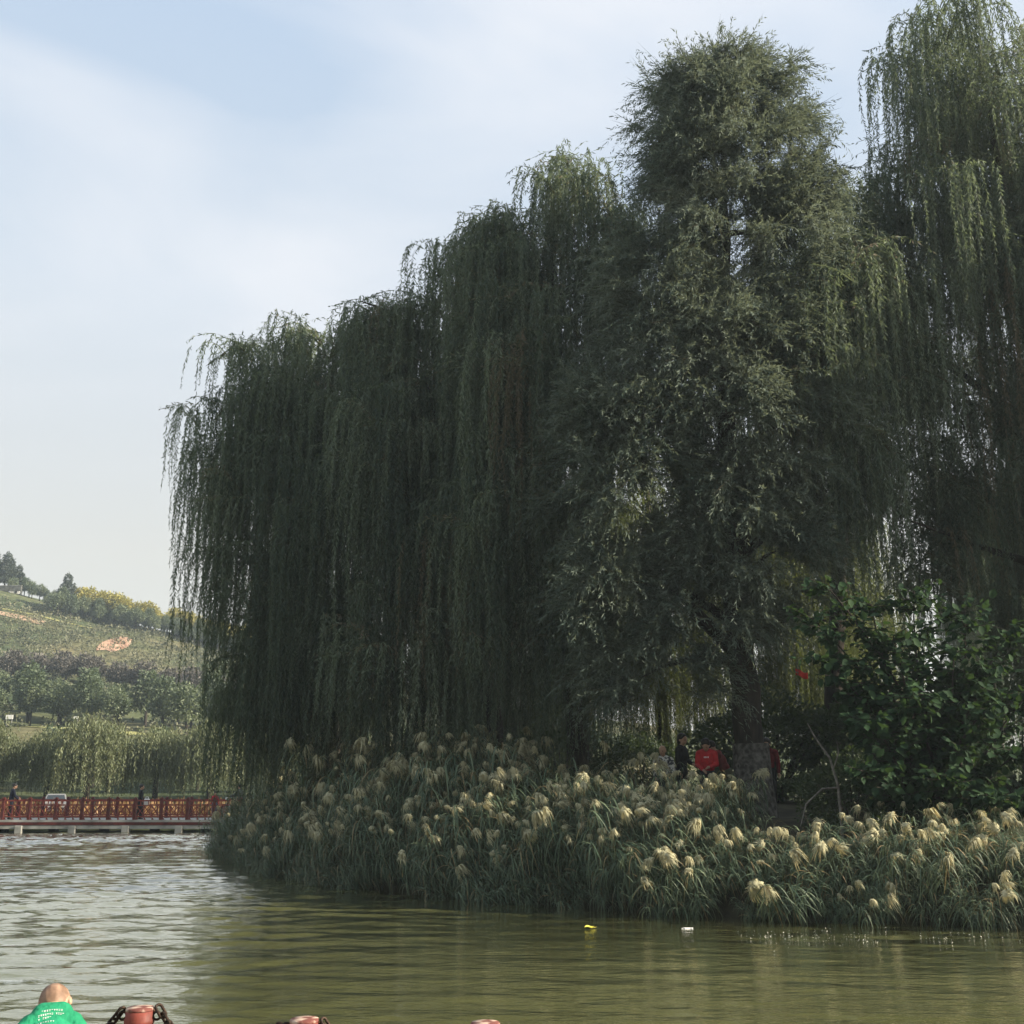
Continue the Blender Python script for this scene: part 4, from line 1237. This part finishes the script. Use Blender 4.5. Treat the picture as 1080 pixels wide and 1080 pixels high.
# people and vehicles on the bridge
WALK = dict(legL=((-.05, .06, .29), (-.05, .02, .05)), legR=((.05, -.01, .285), (.05, -.09, .06)))
person('person in black carrying a white bag, standing at the middle of the bridge railing', (-18.9, 56.5, DZ), R(-75), 1.72,
       dict(WALK, lean=.03, armR=((.15, -.01, .65), (.14, .07, .54)), armL=((-.15, 0, .65), (-.13, .10, .56))), (.014, .015, .017), (.016, .018, .022), 'short')
mb = MB()
mb.box((0, 0, .16), (.26, .12, .32), bev=.03)
for s_ in (-1, 1): mb.tube([(-.07, s_ * .04, .31), (-.05, s_ * .03, .42), (.05, s_ * .03, .42), (.07, s_ * .04, .31)], .008, 6)
o = mb.build('carrier_bag', M_white); o.location = (-18.5, 56.3, DZ + .70)
tag(o, 'white carrier bag held by the person in black', 'bag')
mb = MB(); mb.box((0, 0, 0), (.05, .02, .30), bev=.008)
person('person in dark navy clothes leaning on the railing at the left end of the bridge', (-25.45, 55.45 + 1.0, DZ), R(-60), 1.78,
       dict(lean=.12, head=(.1, 0), armL=((-.14, .08, .68), (-.1, .2, .62)), armR=((.14, .06, .66), (.12, .18, .58))), (.018, .022, .040), (.014, .016, .026), 'short')

def motorcycle(loc, rz, label):
    root = empty('motorcycle', loc, rz, label, 'motorcycle')
    Rw = Matrix.Rotation(R(90), 3, 'X')
    for x in (-.62, .62):
        t = MB(); t.torus((x, 0, .29), .245, .048, 28, 10, rot=Rw)
        wh = t.build('wheel', M_black, root)
        r_ = MB(); r_.torus((x, 0, .29), .19, .014, 24, 6, rot=Rw)
        for k in range(5):
            a = k * 2 * math.pi / 5
            r_.tube([(x, 0, .29), (x + .19 * math.cos(a), 0, .29 + .19 * math.sin(a))], .012, 6)
        r_.lathe([(.035, -.05), (.035, .05)], (x, 0, .29), 12, rot=Rw)
        r_.build('rim', M_metal, wh)
        f = MB()
        for k in range(9):
            a = R(20 + k * 15.5)
            f.box((x + .315 * math.cos(a), 0, .29 + .315 * math.sin(a)), (.012, .13, .092), rot=Matrix.Rotation(-a, 3, 'Y'))
        f.build('mudguard', M_bike, root)
    b = MB()
    b.ball((.05, 0, .66), (.24, .13, .12), 16, 10); b.box((.02, 0, .40), (.36, .22, .26), bev=.05); b.ball((-.42, 0, .62), (.26, .12, .09), 14, 8)
    b.build('body', M_bike, root)
    e = MB(); e.tube([(.5, 0, .88), (.62, .07, .29)], .022, 8); e.tube([(.5, 0, .88), (.62, -.07, .29)], .022, 8)
    e.tube([(-.62, .09, .29), (-.2, .09, .36), (.2, .09, .30)], .02, 8); e.tube([(-.62, -.09, .29), (-.2, -.09, .36), (.2, -.09, .30)], .02, 8); e.tube([(-.55, -.13, .33), (-.1, -.13, .30)], .035, 10)
    e.build('frame', M_metal, root)
    s_ = MB(); s_.ball((-.28, 0, .735), (.34, .13, .055), 18, 8); s_.build('seat', M_seat, root)
    h = MB(); h.tube([(.36, -.34, .98), (.42, -.2, 1.0), (.46, 0, .96), (.42, .2, 1.0), (.36, .34, .98)], .015, 8)
    h.tube([(.36, -.34, .98), (.33, -.42, .97)], .02, 8); h.tube([(.36, .34, .98), (.33, .42, .97)], .02, 8)
    hb = h.build('handlebar', M_black, root)
    for q in (-1, 1):
        m_ = MB(); m_.tube([(.40, q * .26, 1.0), (.43, q * .32, 1.16)], .007, 6); m_.ball((.43, q * .33, 1.20), (.015, .06, .04), 10, 6); m_.build('mirror', M_black, hb)
    l = MB(); l.ball((.60, 0, .88), (.07, .09, .09), 14, 8); l.build('headlight', M_lamp, root)
    st = MB(); st.tube([(-.05, .1, .28), (-.10, .28, .0)], .012, 6); st.build('side_stand', M_metal, root)
    return root
motorcycle((-14.15, 57.2, DZ + .13), R(165), 'maroon motorcycle with a rider at the island end of the bridge')
person('rider in a grey green jacket sitting astride the maroon motorcycle', (-13.95, 57.15, DZ + .13), R(75), 1.70,
       dict(hip=.475, lean=.18, legL=((-.13, .20, .40), (-.12, .14, .14)), legR=((.13, .20, .40), (.12, .14, .14)), armL=((-.17, .12, .70), (-.15, .26, .70)), armR=((.17, .12, .70), (.15, .26, .70))), (.10, .115, .095), (.03, .03, .04), 'short')
person('child in a bright red top standing beside the motorcycle', (-15.25, 57.0, DZ + .13), R(-150), 1.22,
       dict(lean=.05), (.55, .03, .06), (.10, .13, .22), 'full')

# white car behind the bridge
M_silver = noise_mat('silver_paint', (0.15, 0.15, 0.15), (0.21, 0.21, 0.21), 3, 0.4)
def car(loc, rz, label):
    root = empty('parked_car', loc, rz, label, 'car')
    def prism(sections, m, name, parent):
        b = MB(); n = len(sections[0])
        vs = [p for s_ in sections for p in s_]
        fs = [(i * n + k, i * n + (k + 1) % n, (i + 1) * n + (k + 1) % n, (i + 1) * n + k) for i in range(len(sections) - 1) for k in range(n)]
        fs += [tuple(range(n - 1, -1, -1)), tuple((len(sections) - 1) * n + k for k in range(n))]
        b.add(vs, fs, 0, False)
        return b.build(name, m, parent)
    def sec(y, w, z0, z1, r=.1):
        return [(-w + r, y, z0), (w - r, y, z0), (w, y, z0 + r), (w, y, z1 - r), (w - r, y, z1), (-w + r, y, z1), (-w, y, z1 - r), (-w, y, z0 + r)]
    body = prism([sec(-2.0, .68, .30, .72), sec(-1.9, .80, .22, .82), sec(-.9, .84, .20, .95), sec(.6, .84, .20, .98), sec(1.8, .80, .22, .95), sec(1.95, .72, .3, .85)], M_silver, 'body', root)
    prism([sec(-.95, .74, .93, 1.0, .03), sec(-.35, .62, .93, 1.42, .08), sec(1.0, .62, .93, 1.46, .08), sec(1.7, .70, .93, 1.05, .04)], M_silver, 'cabin', root)
    b = MB(); b.add([(-.62, -.97, 1.01), (.62, -.97, 1.01), (.52, -.42, 1.38), (-.52, -.42, 1.38)], [(0, 1, 2, 3)]); b.build('windscreen', M_glass, root)
    for s_ in (-1, 1):
        b = MB(); b.add([(s_ * .745, -.6, 1.0), (s_ * .735, 1.2, 1.0), (s_ * .645, .9, 1.38), (s_ * .645, -.25, 1.38)], [(0, 1, 2, 3)]); b.build('side_window', M_glass, root)
        b = MB(); b.ball((s_ * .55, -1.93, .66), (.16, .07, .09), 12, 8); b.build('headlight', M_lamp, root)
        b = MB(); b.ball((s_ * .95, -.55, 1.0), (.09, .05, .07), 10, 6); b.build('mirror', M_silver, root)
        for y in (-1.25, 1.25):
            b = MB(); b.torus((s_ * .76, y, .3), .22, .085, 22, 8, rot=Matrix.Rotation(R(90), 3, 'Y')); wq = b.build('wheel', M_black, root)
            b = MB(); b.lathe([(.16, -.05), (.16, .05)], (s_ * .78, y, .3), 16, rot=Matrix.Rotation(R(90), 3, 'Y')); b.build('rim', M_metal, wq)
    b = MB(); b.box((0, -2.03, .52), (.6, .03, .16), bev=.01); b.build('grille', M_black, root)
    return root
car((-26.4, 64.3, float(hill_h(-26.4, 64.3)) + .03), R(21.6), 'small pale silver car parked behind the bridge railing').scale = (.84, .84, .80)

# dry orange grass along the far bank
rng = np.random.default_rng(61)
n = 7000
P = np.stack([rng.uniform(-60, 12, n), rng.uniform(62, 66, n), np.zeros(n)], -1)
P[:, 2] = hill_h(P[:, 0], P[:, 1])
U = norm(np.stack([rng.normal(0, .3, n), rng.normal(0, .3, n), np.ones(n)], -1))
o = leaf_object('dry_grass', [leaves(DIAMOND, P, U, rand_perp(rng, U), rng.uniform(.4, 1.1, n), rng.uniform(.06, .16, n), rng.uniform(0, 1, n))], M_dry)
tag(o, 'dry orange grass along the far bank', 'grass', kind='stuff')

# ------------------------------------------------------------------ trees of the hill
def HZ(x, y): return float(hill_h(x, y))
def far_willow_proto():
    rng = np.random.default_rng(71)
    root = empty('hill_willow', (0, 0, 0))
    n = 900
    d = norm(rng.normal(size=(n, 3))); d[:, 2] = np.abs(d[:, 2])
    q = d * np.array([3.4, 3.0, 3.2]) * rng.uniform(.55, 1.0, (n, 1)) + np.array([0, 0, 4.4])
    q += np.repeat(rng.normal(0, .45, (n // 10, 3)), 10, 0)
    L = np.minimum(rng.uniform(1.6, 4.6, n), q[:, 2] - .5)
    o = norm(d * np.array([1, 1, 0.01]))
    leaf_object('crown', strand_leaves(rng, q, o, L, .17, .42, .11, .5), M_farwil, root)
    b = MB(); b.tube([(0, 0, -.3), (.1, 0, 2.0), (.05, .1, 4.6), (0, 0, 6)], [.3, .22, .15, .05], 8)
    for k in range(6):
        a = k * 1.05; b.tube([(0, 0, 2.6 + .2 * k), (1.1 * math.cos(a), 1.1 * math.sin(a), 4.4), (2.2 * math.cos(a), 2.2 * math.sin(a), 5.6)], [.12, .07, .03], 6)
    b.build('trunk', M_bark, root)
    return root
def far_tree_proto(seed, name, m, lob, leaf=.42, n=2600, trunk=2.6):
    rng = np.random.default_rng(seed)
    root = empty(name, (0, 0, 0))
    ch = []
    for c, r, w_ in lob:
        k = int(n * w_)
        d = norm(rng.normal(size=(k, 3)))
        P = np.array(c) + d * np.array(r) * (rng.uniform(.25, 1.0, (k, 1)) ** .5) * (1 + .2 * np.sin(d[:, :1] * 6 + seed) * np.cos(d[:, 1:2] * 5))
        U = norm(d + rng.normal(0, .9, (k, 3)))
        ch.append(leaves(DIAMOND, P, U, rand_perp(rng, U), rng.uniform(.6, 1.3, k) * leaf, rng.uniform(.6, 1.2, k) * leaf * .6, np.clip(rng.normal(.45, .28) + rng.normal(0, .22, k), 0, 1)))
    leaf_object('crown', ch, m, root)
    b = MB(); top = max(c[2] for c, r, w_ in lob)
    b.tube([(0, 0, -.4), (.05, 0, trunk), (0, .05, top)], [.22, .17, .05], 7)
    for c, r, w_ in lob: b.tube([(0, 0, trunk * .8), ((c[0]) * .6, c[1] * .6, (trunk + c[2]) / 2), c], [.11, .07, .03], 6)
    b.build('trunk', M_bark, root)
    return root
RND = [((0, 0, 4.6), (2.0, 2.0, 1.9), .4), ((1.3, .3, 3.7), (1.4, 1.4, 1.3), .25), ((-1.3, -.2, 3.8), (1.5, 1.4, 1.4), .25), ((.2, -.8, 3.0), (1.5, 1.3, 1.1), .2)]
p_wil = far_willow_proto()
p_broad = [far_tree_proto(72, 'hill_tree', M_fartree, RND), far_tree_proto(73, 'hill_tree', M_fartree, [((0, 0, 5.2), (1.6, 1.6, 2.2), .5), ((.7, -.3, 3.6), (1.5, 1.3, 1.6), .3), ((-.9, 0, 3.4), (1.3, 1.3, 1.4), .25)])]
p_purple = far_tree_proto(74, 'plum_tree', M_purple, [((0, 0, 2.6), (1.7, 1.5, 1.4), .5), ((1.0, 0, 2.2), (1.3, 1.2, 1.1), .3), ((-1.0, .1, 2.1), (1.2, 1.2, 1.0), .3)], .4, 1500, 1.2)
p_yel = far_tree_proto(75, 'golden_tree', M_yellow, [((0, 0, 3.8), (2.2, 1.9, 1.9), .45), ((1.6, -.3, 3.0), (1.5, 1.3, 1.2), .3), ((-1.5, 0, 3.0), (1.5, 1.4, 1.3), .3)], .5, 2200, 1.6)
p_pine = far_tree_proto(76, 'pine_tree', M_pine, [((0, 0, 7.6), (1.0, 1.0, 1.5), .2), ((.3, 0, 5.8), (1.9, 1.7, 1.3), .35), ((-.6, 0, 4.2), (2.3, 2.0, 1.2), .35), ((.7, -.3, 3.2), (2.0, 1.8, .9), .25)], .45, 2600, 2.2)
used = set(); QZ0 = .6
rngh = np.random.default_rng(81)
def put(proto, x, y, s_, label, cat='tree', group=None, sz=None):
    if proto.name in used: o = copy_tree(proto)
    else: o = proto; used.add(proto.name)
    o.location = (x, y, HZ(x, y) - .05); o.rotation_euler.z = rngh.uniform(0, 6.28); o.scale = (s_, s_, sz or s_)
    return tag(o, label, cat, group)
WIL = [(-45.4, 86, .80), (-40.4, 83, .88), (-35.7, 85, .74), (-31.4, 82, .90), (-27.0, 84, .78), (-22.6, 83, .84), (-18.0, 85, .76), (-50.5, 87, .84), (-13.6, 86, .8)]
for i, (x, y, s_) in enumerate(WIL):
    put(p_wil, x, y, s_ * .95, 'pale yellow green weeping willow in the row along the far shore behind the bridge', group='far shore willows')
for i, (x, y) in enumerate([(-43.0, 92), (-38.2, 91), (-33.6, 92), (-29.2, 91), (-24.8, 92), (-20.2, 92), (-47.8, 93), (-36.0, 95), (-27.0, 95)]):
    put(p_broad[i % 2], x, y, .72, 'dark leafy tree filling a gap behind the far shore willows', group='dark trees behind the far shore willows')
for i in range(54):
    x = -88 + i * 1.35 + rngh.normal(0, .5); row = i % 3
    y = 133 + row * 6 + rngh.normal(0, 1)
    put(p_broad[i % 2], x, y, rngh.uniform(.7, 1.12), 'mid green leafy tree in the belt above the grassy terrace', group='green tree belt on the hill')
for i in range(30):
    x = -100 + i * 2.1; y = 171 + (i % 2) * 3.5 + rngh.normal(0, .6)
    if 17 <= i <= 17: continue
    put(p_purple, x, y, rngh.uniform(.9, 1.2), 'dull purple leaved small tree in the dark band across the hillside', group='purple tree band on the hill')
for i in range(32):
    x = -93.6 + i * 1.5 + rngh.normal(0, .4); y = 229 + rngh.normal(0, 1.0)
    put(p_yel, x, y, rngh.uniform(.75, 1.15), 'golden yellow sunlit tree on the hill crest', group='golden trees on the hill crest')
for i in range(26):
    x = -97.5 + i * 1.9 + rngh.normal(0, .4); y = 224 + rngh.normal(0, 1.0)
    put(p_broad[i % 2], x, y, rngh.uniform(.55, .8), 'dull green tree below the golden crest trees', group='trees below the crest')
for i, (x, y, s_) in enumerate([(-121, 238, 1.0), (-118.8, 240, 1.05), (-116.6, 237, .95), (-114.6, 239, .98), (-112.8, 237, .85), (-124.5, 240, 1.1), (-111.2, 238, .72), (-109.9, 237, .55)]):
    put(p_pine, x, y, s_, 'dark pine on the hilltop above the golden trees', group='dark hilltop pines')
put(p_pine, -95.4, 227, .82, 'lone dark slender conifer at the end of the golden tree row', sz=.9)
for i in range(46):
    x = -110 + i * 1.4 + rngh.normal(0, .3); y = (235 if i < 9 else 227.5) + rngh.normal(0, .8)
    put(p_broad[i % 2], x, y, rngh.uniform(.38, .6), 'low dark bushy tree on the hill crest' + (' between pines and golden trees' if i < 9 else ' at the feet of the golden trees'), group='low crest trees' if i < 9 else 'low trees under the golden crest')
# unseen trees added behind the quay to block low sky light
for i in range(15):
    x = -46 + i * 6.2 + rngh.normal(0, .8); y = -13 - (i % 2) * 4 + rngh.normal(0, .8)
    o = copy_tree(p_broad[i % 2])
    s_ = rngh.uniform(1.9, 2.3)
    o.location = (x, y, QZ0 - .1); o.rotation_euler.z = rngh.uniform(0, 6.28); o.scale = (s_ * 1.15, s_ * 1.1, s_)
    tag(o, 'unseen leafy tree added behind the camera to block low sky light', 'tree', 'unseen trees added behind the quay')
# scattered scrub that covers the slope
rng = np.random.default_rng(91)
nc, per = 4600, 16
cx = rng.uniform(-135, 10, nc)
cy = np.where(rng.uniform(size=nc) < .8, rng.uniform(176, 226, nc), rng.uniform(128, 178, nc))
ii = np.repeat(np.arange(nc), per)
d = norm(rng.normal(size=(nc * per, 3))); d[:, 2] = np.abs(d[:, 2])
sz = rng.uniform(.4, 1.2, nc)
P = np.stack([cx[ii], cy[ii], hill_h(cx, cy)[ii]], -1) + d * sz[ii][:, None] * np.array([1.1, 1.1, 1.0])
U = norm(d + rng.normal(0, .8, d.shape))
tn = np.clip(.4 + .25 * np.sin(cx * .13 + 1) * np.sin(cy * .21) + rng.normal(0, .10, nc), 0, 1)
o = leaf_object('hillside_scrub', [leaves(DIAMOND, P, U, rand_perp(rng, U), rng.uniform(.25, .6, len(P)), rng.uniform(.15, .36, len(P)), np.clip(tn[ii] + rng.normal(0, .15, len(P)), 0, 1))], M_scrub)
tag(o, 'patchy scrub covering the upper hillside', 'scrub', kind='stuff')

# small white signs and hut on the hill
for x, y, w_, h_, lb in [(-60.6, 131.5, .7, .5, 'small white signboard on two legs beside the grassy terrace'), (-52.4, 131.0, .5, .32, 'pale noticeboard under the green trees, farther along the terrace')]:
    root = empty('signboard', (x, y, HZ(x, y)), 0, lb, 'sign')
    b = MB(); b.box((0, 0, 1.1 + h_ / 2), (w_ * 1.25, .06, h_), bev=.01); b.build('board', M_white, root)
    for s_ in (-1, 1):
        b = MB(); b.tube([(s_ * w_ * .45, .06, -.2), (s_ * w_ * .45, .06, 1.1 + h_)], .045, 8); b.build('leg', M_metal, root)
x, y = -109.5, 234.0
root = empty('hut', (x, y, HZ(x, y)), 0, 'tiny white hut on the hilltop beside the pines', 'hut')
b = MB(); b.box((0, 0, .6), (2.0, 1.6, 1.4)); b.build('wall', M_white, root)
b = MB(); b.box((0, 0, 1.36), (2.5, 2.0, .14), bev=.03); b.build('roof', M_concrete, root)
b = MB(); b.box((.3, -.81, .5), (.5, .05, 1.0)); b.build('door', M_bark, root)
root = empty('parapet_wall', (-116, 232.0, HZ(-113, 232.0)), 0, 'long low pale wall below the hilltop pines', 'wall')
b = MB(); b.box((0, 0, .1), (17, .3, 1.2), bev=.03); b.build('wall_face', M_concrete_dark, root)
b = MB(); b.box((0, 0, .74), (17.2, .42, .09), bev=.02); b.build('coping', M_concrete, root)

# ------------------------------------------------------------------ mooring posts and chains on the quay
QZ = 0.60
POSTS = [(-1.79, 5.60, 'red mooring post with a worn pale top beside the boy'), (-0.95, 5.34, 'red mooring post in the middle of the chain line'), (-0.12, 5.26, 'red mooring post farthest from the boy, barely showing its top')]
for i, (x, y, lb) in enumerate(POSTS):
    root = empty('mooring_post', (x, y, QZ), .4 * i, lb, 'post', None)
    b = MB(); b.lathe([(.075, 0), (.075, .03), (.068, .05), (.066, .30), (.067, .50), (.071, .506), (.071, .520), (.067, .526), (.067, .558)], n=28); b.build('shaft', M_post, root)
    b = MB(); b.lathe([(.0672, .5585), (.0672, .566), (.063, .572), (.02, .574)], n=28); b.build('cap', M_posttop, root)
    for s_ in (-1, 1):
        b = MB(); b.torus((s_ * .082, 0, .535), .018, .006, 14, 6, rot=Matrix.Rotation(R(90), 3, 'X'))
        b.build('eyelet', M_chain, root).rotation_euler.z = -.4 * i
def chain(a, b_, sag, label):
    a, b_ = Vector(a), Vector(b_)
    root = empty('chain', a, 0, label, 'chain', None)
    n0 = 200
    pts = [a.lerp(b_, t / n0) - Vector((0, 0, sag * 4 * (t / n0) * (1 - t / n0))) for t in range(n0 + 1)]
    acc = [0]
    for i in range(n0): acc.append(acc[-1] + (pts[i + 1] - pts[i]).length)
    step = .046
    n = int(acc[-1] / step)
    me = None
    for k in range(n + 1):
        s_ = k * step
        i = max(j for j in range(n0 + 1) if acc[j] <= s_ + 1e-9); i = min(i, n0 - 1)
        p = pts[i].lerp(pts[i + 1], (s_ - acc[i]) / max(acc[i + 1] - acc[i], 1e-6))
        t = (pts[i + 1] - pts[i]).normalized()
        if me is None:
            l = MB()
            path = []
            for q in range(20):
                an = 2 * math.pi * q / 20
                path.append(((.018 if math.cos(an) > 0 else -.018) + .016 * math.cos(an), .016 * math.sin(an), 0))
            path.append(path[0]); path.append(path[1])
            l.tube(path, .0070, 8, cap=False)
            o = l.build('link', M_chain, root); me = o.data
        else:
            o = link(bpy.data.objects.new('link', me), root)
        o.location = p - a
        o.rotation_mode = 'QUATERNION'
        o.rotation_quaternion = t.to_track_quat('X', 'Z') @ Quaternion((1, 0, 0), R(25 + 90 * (k % 2)))
    return root
zc = QZ + .555
chain((-1.69, 5.6, zc), (-1.05, 5.34, zc), .20, 'rusty iron chain sagging between the first two mooring posts')
chain((-0.85, 5.34, zc - .01), (-0.22, 5.26, zc - .01), .22, 'rusty iron chain sagging between the last two mooring posts')
chain((-1.89, 5.6, zc - .01), (-2.62, 5.75, zc), .24, 'rusty iron chain hanging from the first post towards the boy')

# ------------------------------------------------------------------ the boy on the quay
M_green = noise_mat('green_shirt', (0.010, 0.19, 0.09), (0.018, 0.28, 0.14), 9, .85, 4, 1.0, bscale=16)
M_stubble = noise_mat('shaved_scalp', (0.17, 0.105, 0.07), (0.34, 0.215, 0.145), 20, .6, 5, .1)
M_short = cloth('dark_shorts', (.03, .035, .05))
H = 1.17
bpose = dict(hip=.285, lean=.8, head=(.42, -.25), leg_tag='skin', arms_torso=False, sleeve='skin', sw=.088, sz=.775,
             legL=((-.09, .235, .30), (-.09, .12, .05)), legR=((.09, .235, .30), (.09, .12, .05)),
             armL=((-.15, .27, .36), (-.07, .37, .30)), armR=((.15, .27, .36), (.07, .37, .30)))
boy = empty('person', (-1.99, 5.02, QZ), R(20), 'shaven headed boy in a green T-shirt crouching at the quay edge facing the lake', 'person')
prims, Hd, Rh, T = person_prims(H, bpose)
# a child's larger head
big = []
for k, tg, d in prims:
    if k == 'e' and tg in ('skin', 'eye', 'lip') and (Vector(d[0]) - Hd((0, .006, .93)) * H).length < .15:
        c0 = Hd((0, 0, .88)) * H
        d = (c0 + (Vector(d[0]) - c0) * 1.18, tuple(x * 1.18 for x in d[1]), d[2])
    big.append((k, tg, d))
prims = big
body = fuse(prims, 'body', [M_skin, M_green, M_short, M_shoe, M_eye, M_lip], .006, 0, boy, 4)
paint(body, prims, BODY_TAGS)
shp = [p for p in prims if p[1] == 'shirt']
shp.append(('c', 'shirt', (T((-.03, -.012, .835)) * H, T((.03, -.012, .835)) * H, .040 * H, .040 * H)))
shirt = fuse(shp, 'shirt', [M_green], .006, .010, boy, 3)
sp = fuse([p for p in prims if p[1] == 'trousers'], 'shorts', [M_short], .006, .008, boy, 2)
hc = Hd((0, .006, .935)); c0 = Hd((0, 0, .88))
hc = (c0 + (hc - c0) * 1.18) * H
hair = fuse([('e', 'h', (hc + Rh @ Vector((0, -.006, .004)), tuple(x * 1.18 * H + .0015 for x in (.050, .060, .061)), Rh))], 'hair', [M_stubble], .006, 0, boy, 1)
for o in (shirt, sp, hair): o.data.polygons.foreach_set('use_smooth', np.ones(len(o.data.polygons), bool))
# white lettering across the upper back
bv = bvh_of(shirt)
rng = np.random.default_rng(5)
Rt = Matrix.Rotation(-.8, 3, 'X')
fw, up = Rt @ Vector((0, 1, 0)), Rt @ Vector((0, 0, 1))
mb = MB()
def stroke(x, z, wd, hh, an):
    co, si = math.cos(an), math.sin(an)
    g = []
    for iv in (-.5, .5):
        for iu in (-.5, 0, .5):
            u, v = iu * wd, iv * hh
            o_ = T((0, 0, .80)) * H + Vector((1, 0, 0)) * (x + u * co - v * si) + up * (z + u * si + v * co)
            hit = bv.ray_cast(o_ - fw * .6, fw)
            if hit[0] is None: return
            g.append(hit[0] + hit[1] * .0022)
    mb.add(g, [(0, 1, 4, 3), (1, 2, 5, 4)])
for zr, n, x0, dx in [(.030, 9, -.040, .010), (.012, 12, -.052, .009), (-.004, 6, -.05, .009), (-.03, 9, -.07, .010)]:
    for k in range(n):
        if rng.uniform() < .15: continue
        x = x0 + dx * k; z = zr - 2.6 * (x - .005) ** 2; tl = -4.0 * x
        stroke(x, z, .0060, .0022, tl)
        if rng.uniform() < .5: stroke(x, z - .003, .0022, .007, tl)
        if rng.uniform() < .4: stroke(x, z - .006, .0055, .002, tl)
mb.build('back_print', M_white, shirt)

# ------------------------------------------------------------------ things afloat
rng = np.random.default_rng(7)
M_leafy = noise_mat('yellow_leaf_blade', (.50, .46, .05), (.66, .60, .10), 30, .6)
mb = MB()
g = 9
vs = [(-.10 + .2 * i / (g - 1), (j - 1) * .055 * math.sin(math.pi * (i + .4) / g), .018 + .03 * abs(j - 1) + .012 * math.sin(i * .8)) for j in range(3) for i in range(g)]
mb.add(vs, [(j * g + i, j * g + i + 1, (j + 1) * g + i + 1, (j + 1) * g + i) for j in range(2) for i in range(g - 1)], 0, True)
mb.tube([(.10, 0, .02), (.15, .01, .03)], .004, 6)
o = mb.build('floating_leaf', M_leafy); o.location = (1.24, 18.3, .0); o.scale = (.8, .8, .8); o.rotation_euler = (0.25, 0, .3)
tag(o, 'bright yellow leaf floating alone on the dark water', 'leaf')
mb = MB()
mb.box((0, 0, .012), (.13, .07, .03), .3, bev=.01); mb.box((.1, .02, .01), (.07, .05, .025), -.4, bev=.008); mb.tube([(-.12, 0, .01), (-.05, .01, .025), (.15, .03, .02)], .012, 6)
o = mb.build('floating_litter', M_white); o.location = (2.8, 18.3, 0); o.scale = (.7, .7, .5)
tag(o, 'white scrap of litter floating near the reeds', 'litter')
# tiny pale flecks scattered over the water surface
M_fleck, t_, p_ = mat('pale_fleck')
nzn = t_.nodes.new('ShaderNodeTexNoise'); rr = t_.nodes.new('ShaderNodeValToRGB')
rr.color_ramp.elements[0].color = (.55, .55, .45, 1); rr.color_ramp.elements[1].color = (.8, .8, .72, 1)
t_.links.new(nzn.outputs['Fac'], rr.inputs[0]); t_.links.new(rr.outputs[0], p_.inputs['Base Color'])
p_.inputs['Roughness'].default_value = .1
ch = []
n = 230
xs_ = np.concatenate([rng.uniform(3.5, 5.4, 140), rng.uniform(4.2, 7.6, n - 140)])
ys_ = 17.25 + rng.normal(0, .45, n) + (xs_ - 5) * .03
P = np.stack([xs_, ys_, rng.uniform(0, .03, n)], -1)
U = norm(rng.normal(0, 1, (n, 3)) * np.array([1, .6, .8]) + np.array([0, 0, .35]))
o = leaf_object('water_flecks', [leaves(DIAMOND, P, U, rand_perp(rng, U), rng.uniform(.012, .036, n), rng.uniform(.005, .011, n), rng.uniform(0, 1, n))], M_fleck)
tag(o, 'patch of tiny pale flecks on the water', 'flecks', kind='stuff')

# ------------------------------------------------------------------ haze
m = bpy.data.materials.new('haze_air'); m.use_nodes = True
t = m.node_tree
for nd in list(t.nodes):
    if nd.type != 'OUTPUT_MATERIAL': t.nodes.remove(nd)
pv = t.nodes.new('ShaderNodeVolumePrincipled')
pv.inputs['Color'].default_value = (0.74, 0.89, 1.0, 1)
pv.inputs['Density'].default_value = 0.00055
pv.inputs['Anisotropy'].default_value = 0.2
t.links.new(pv.outputs[0], t.nodes['Material Output'].inputs['Volume'])
mb = MB(); mb.box((0, 225, 33), (900, 530, 71))
tag(mb.build('haze', m), 'thin pale haze over the lake', 'haze', kind='stuff')
print('plumes', n_pl, 'faces', sum(len(o.data.polygons) for o in COL.objects if o.type == 'MESH'))
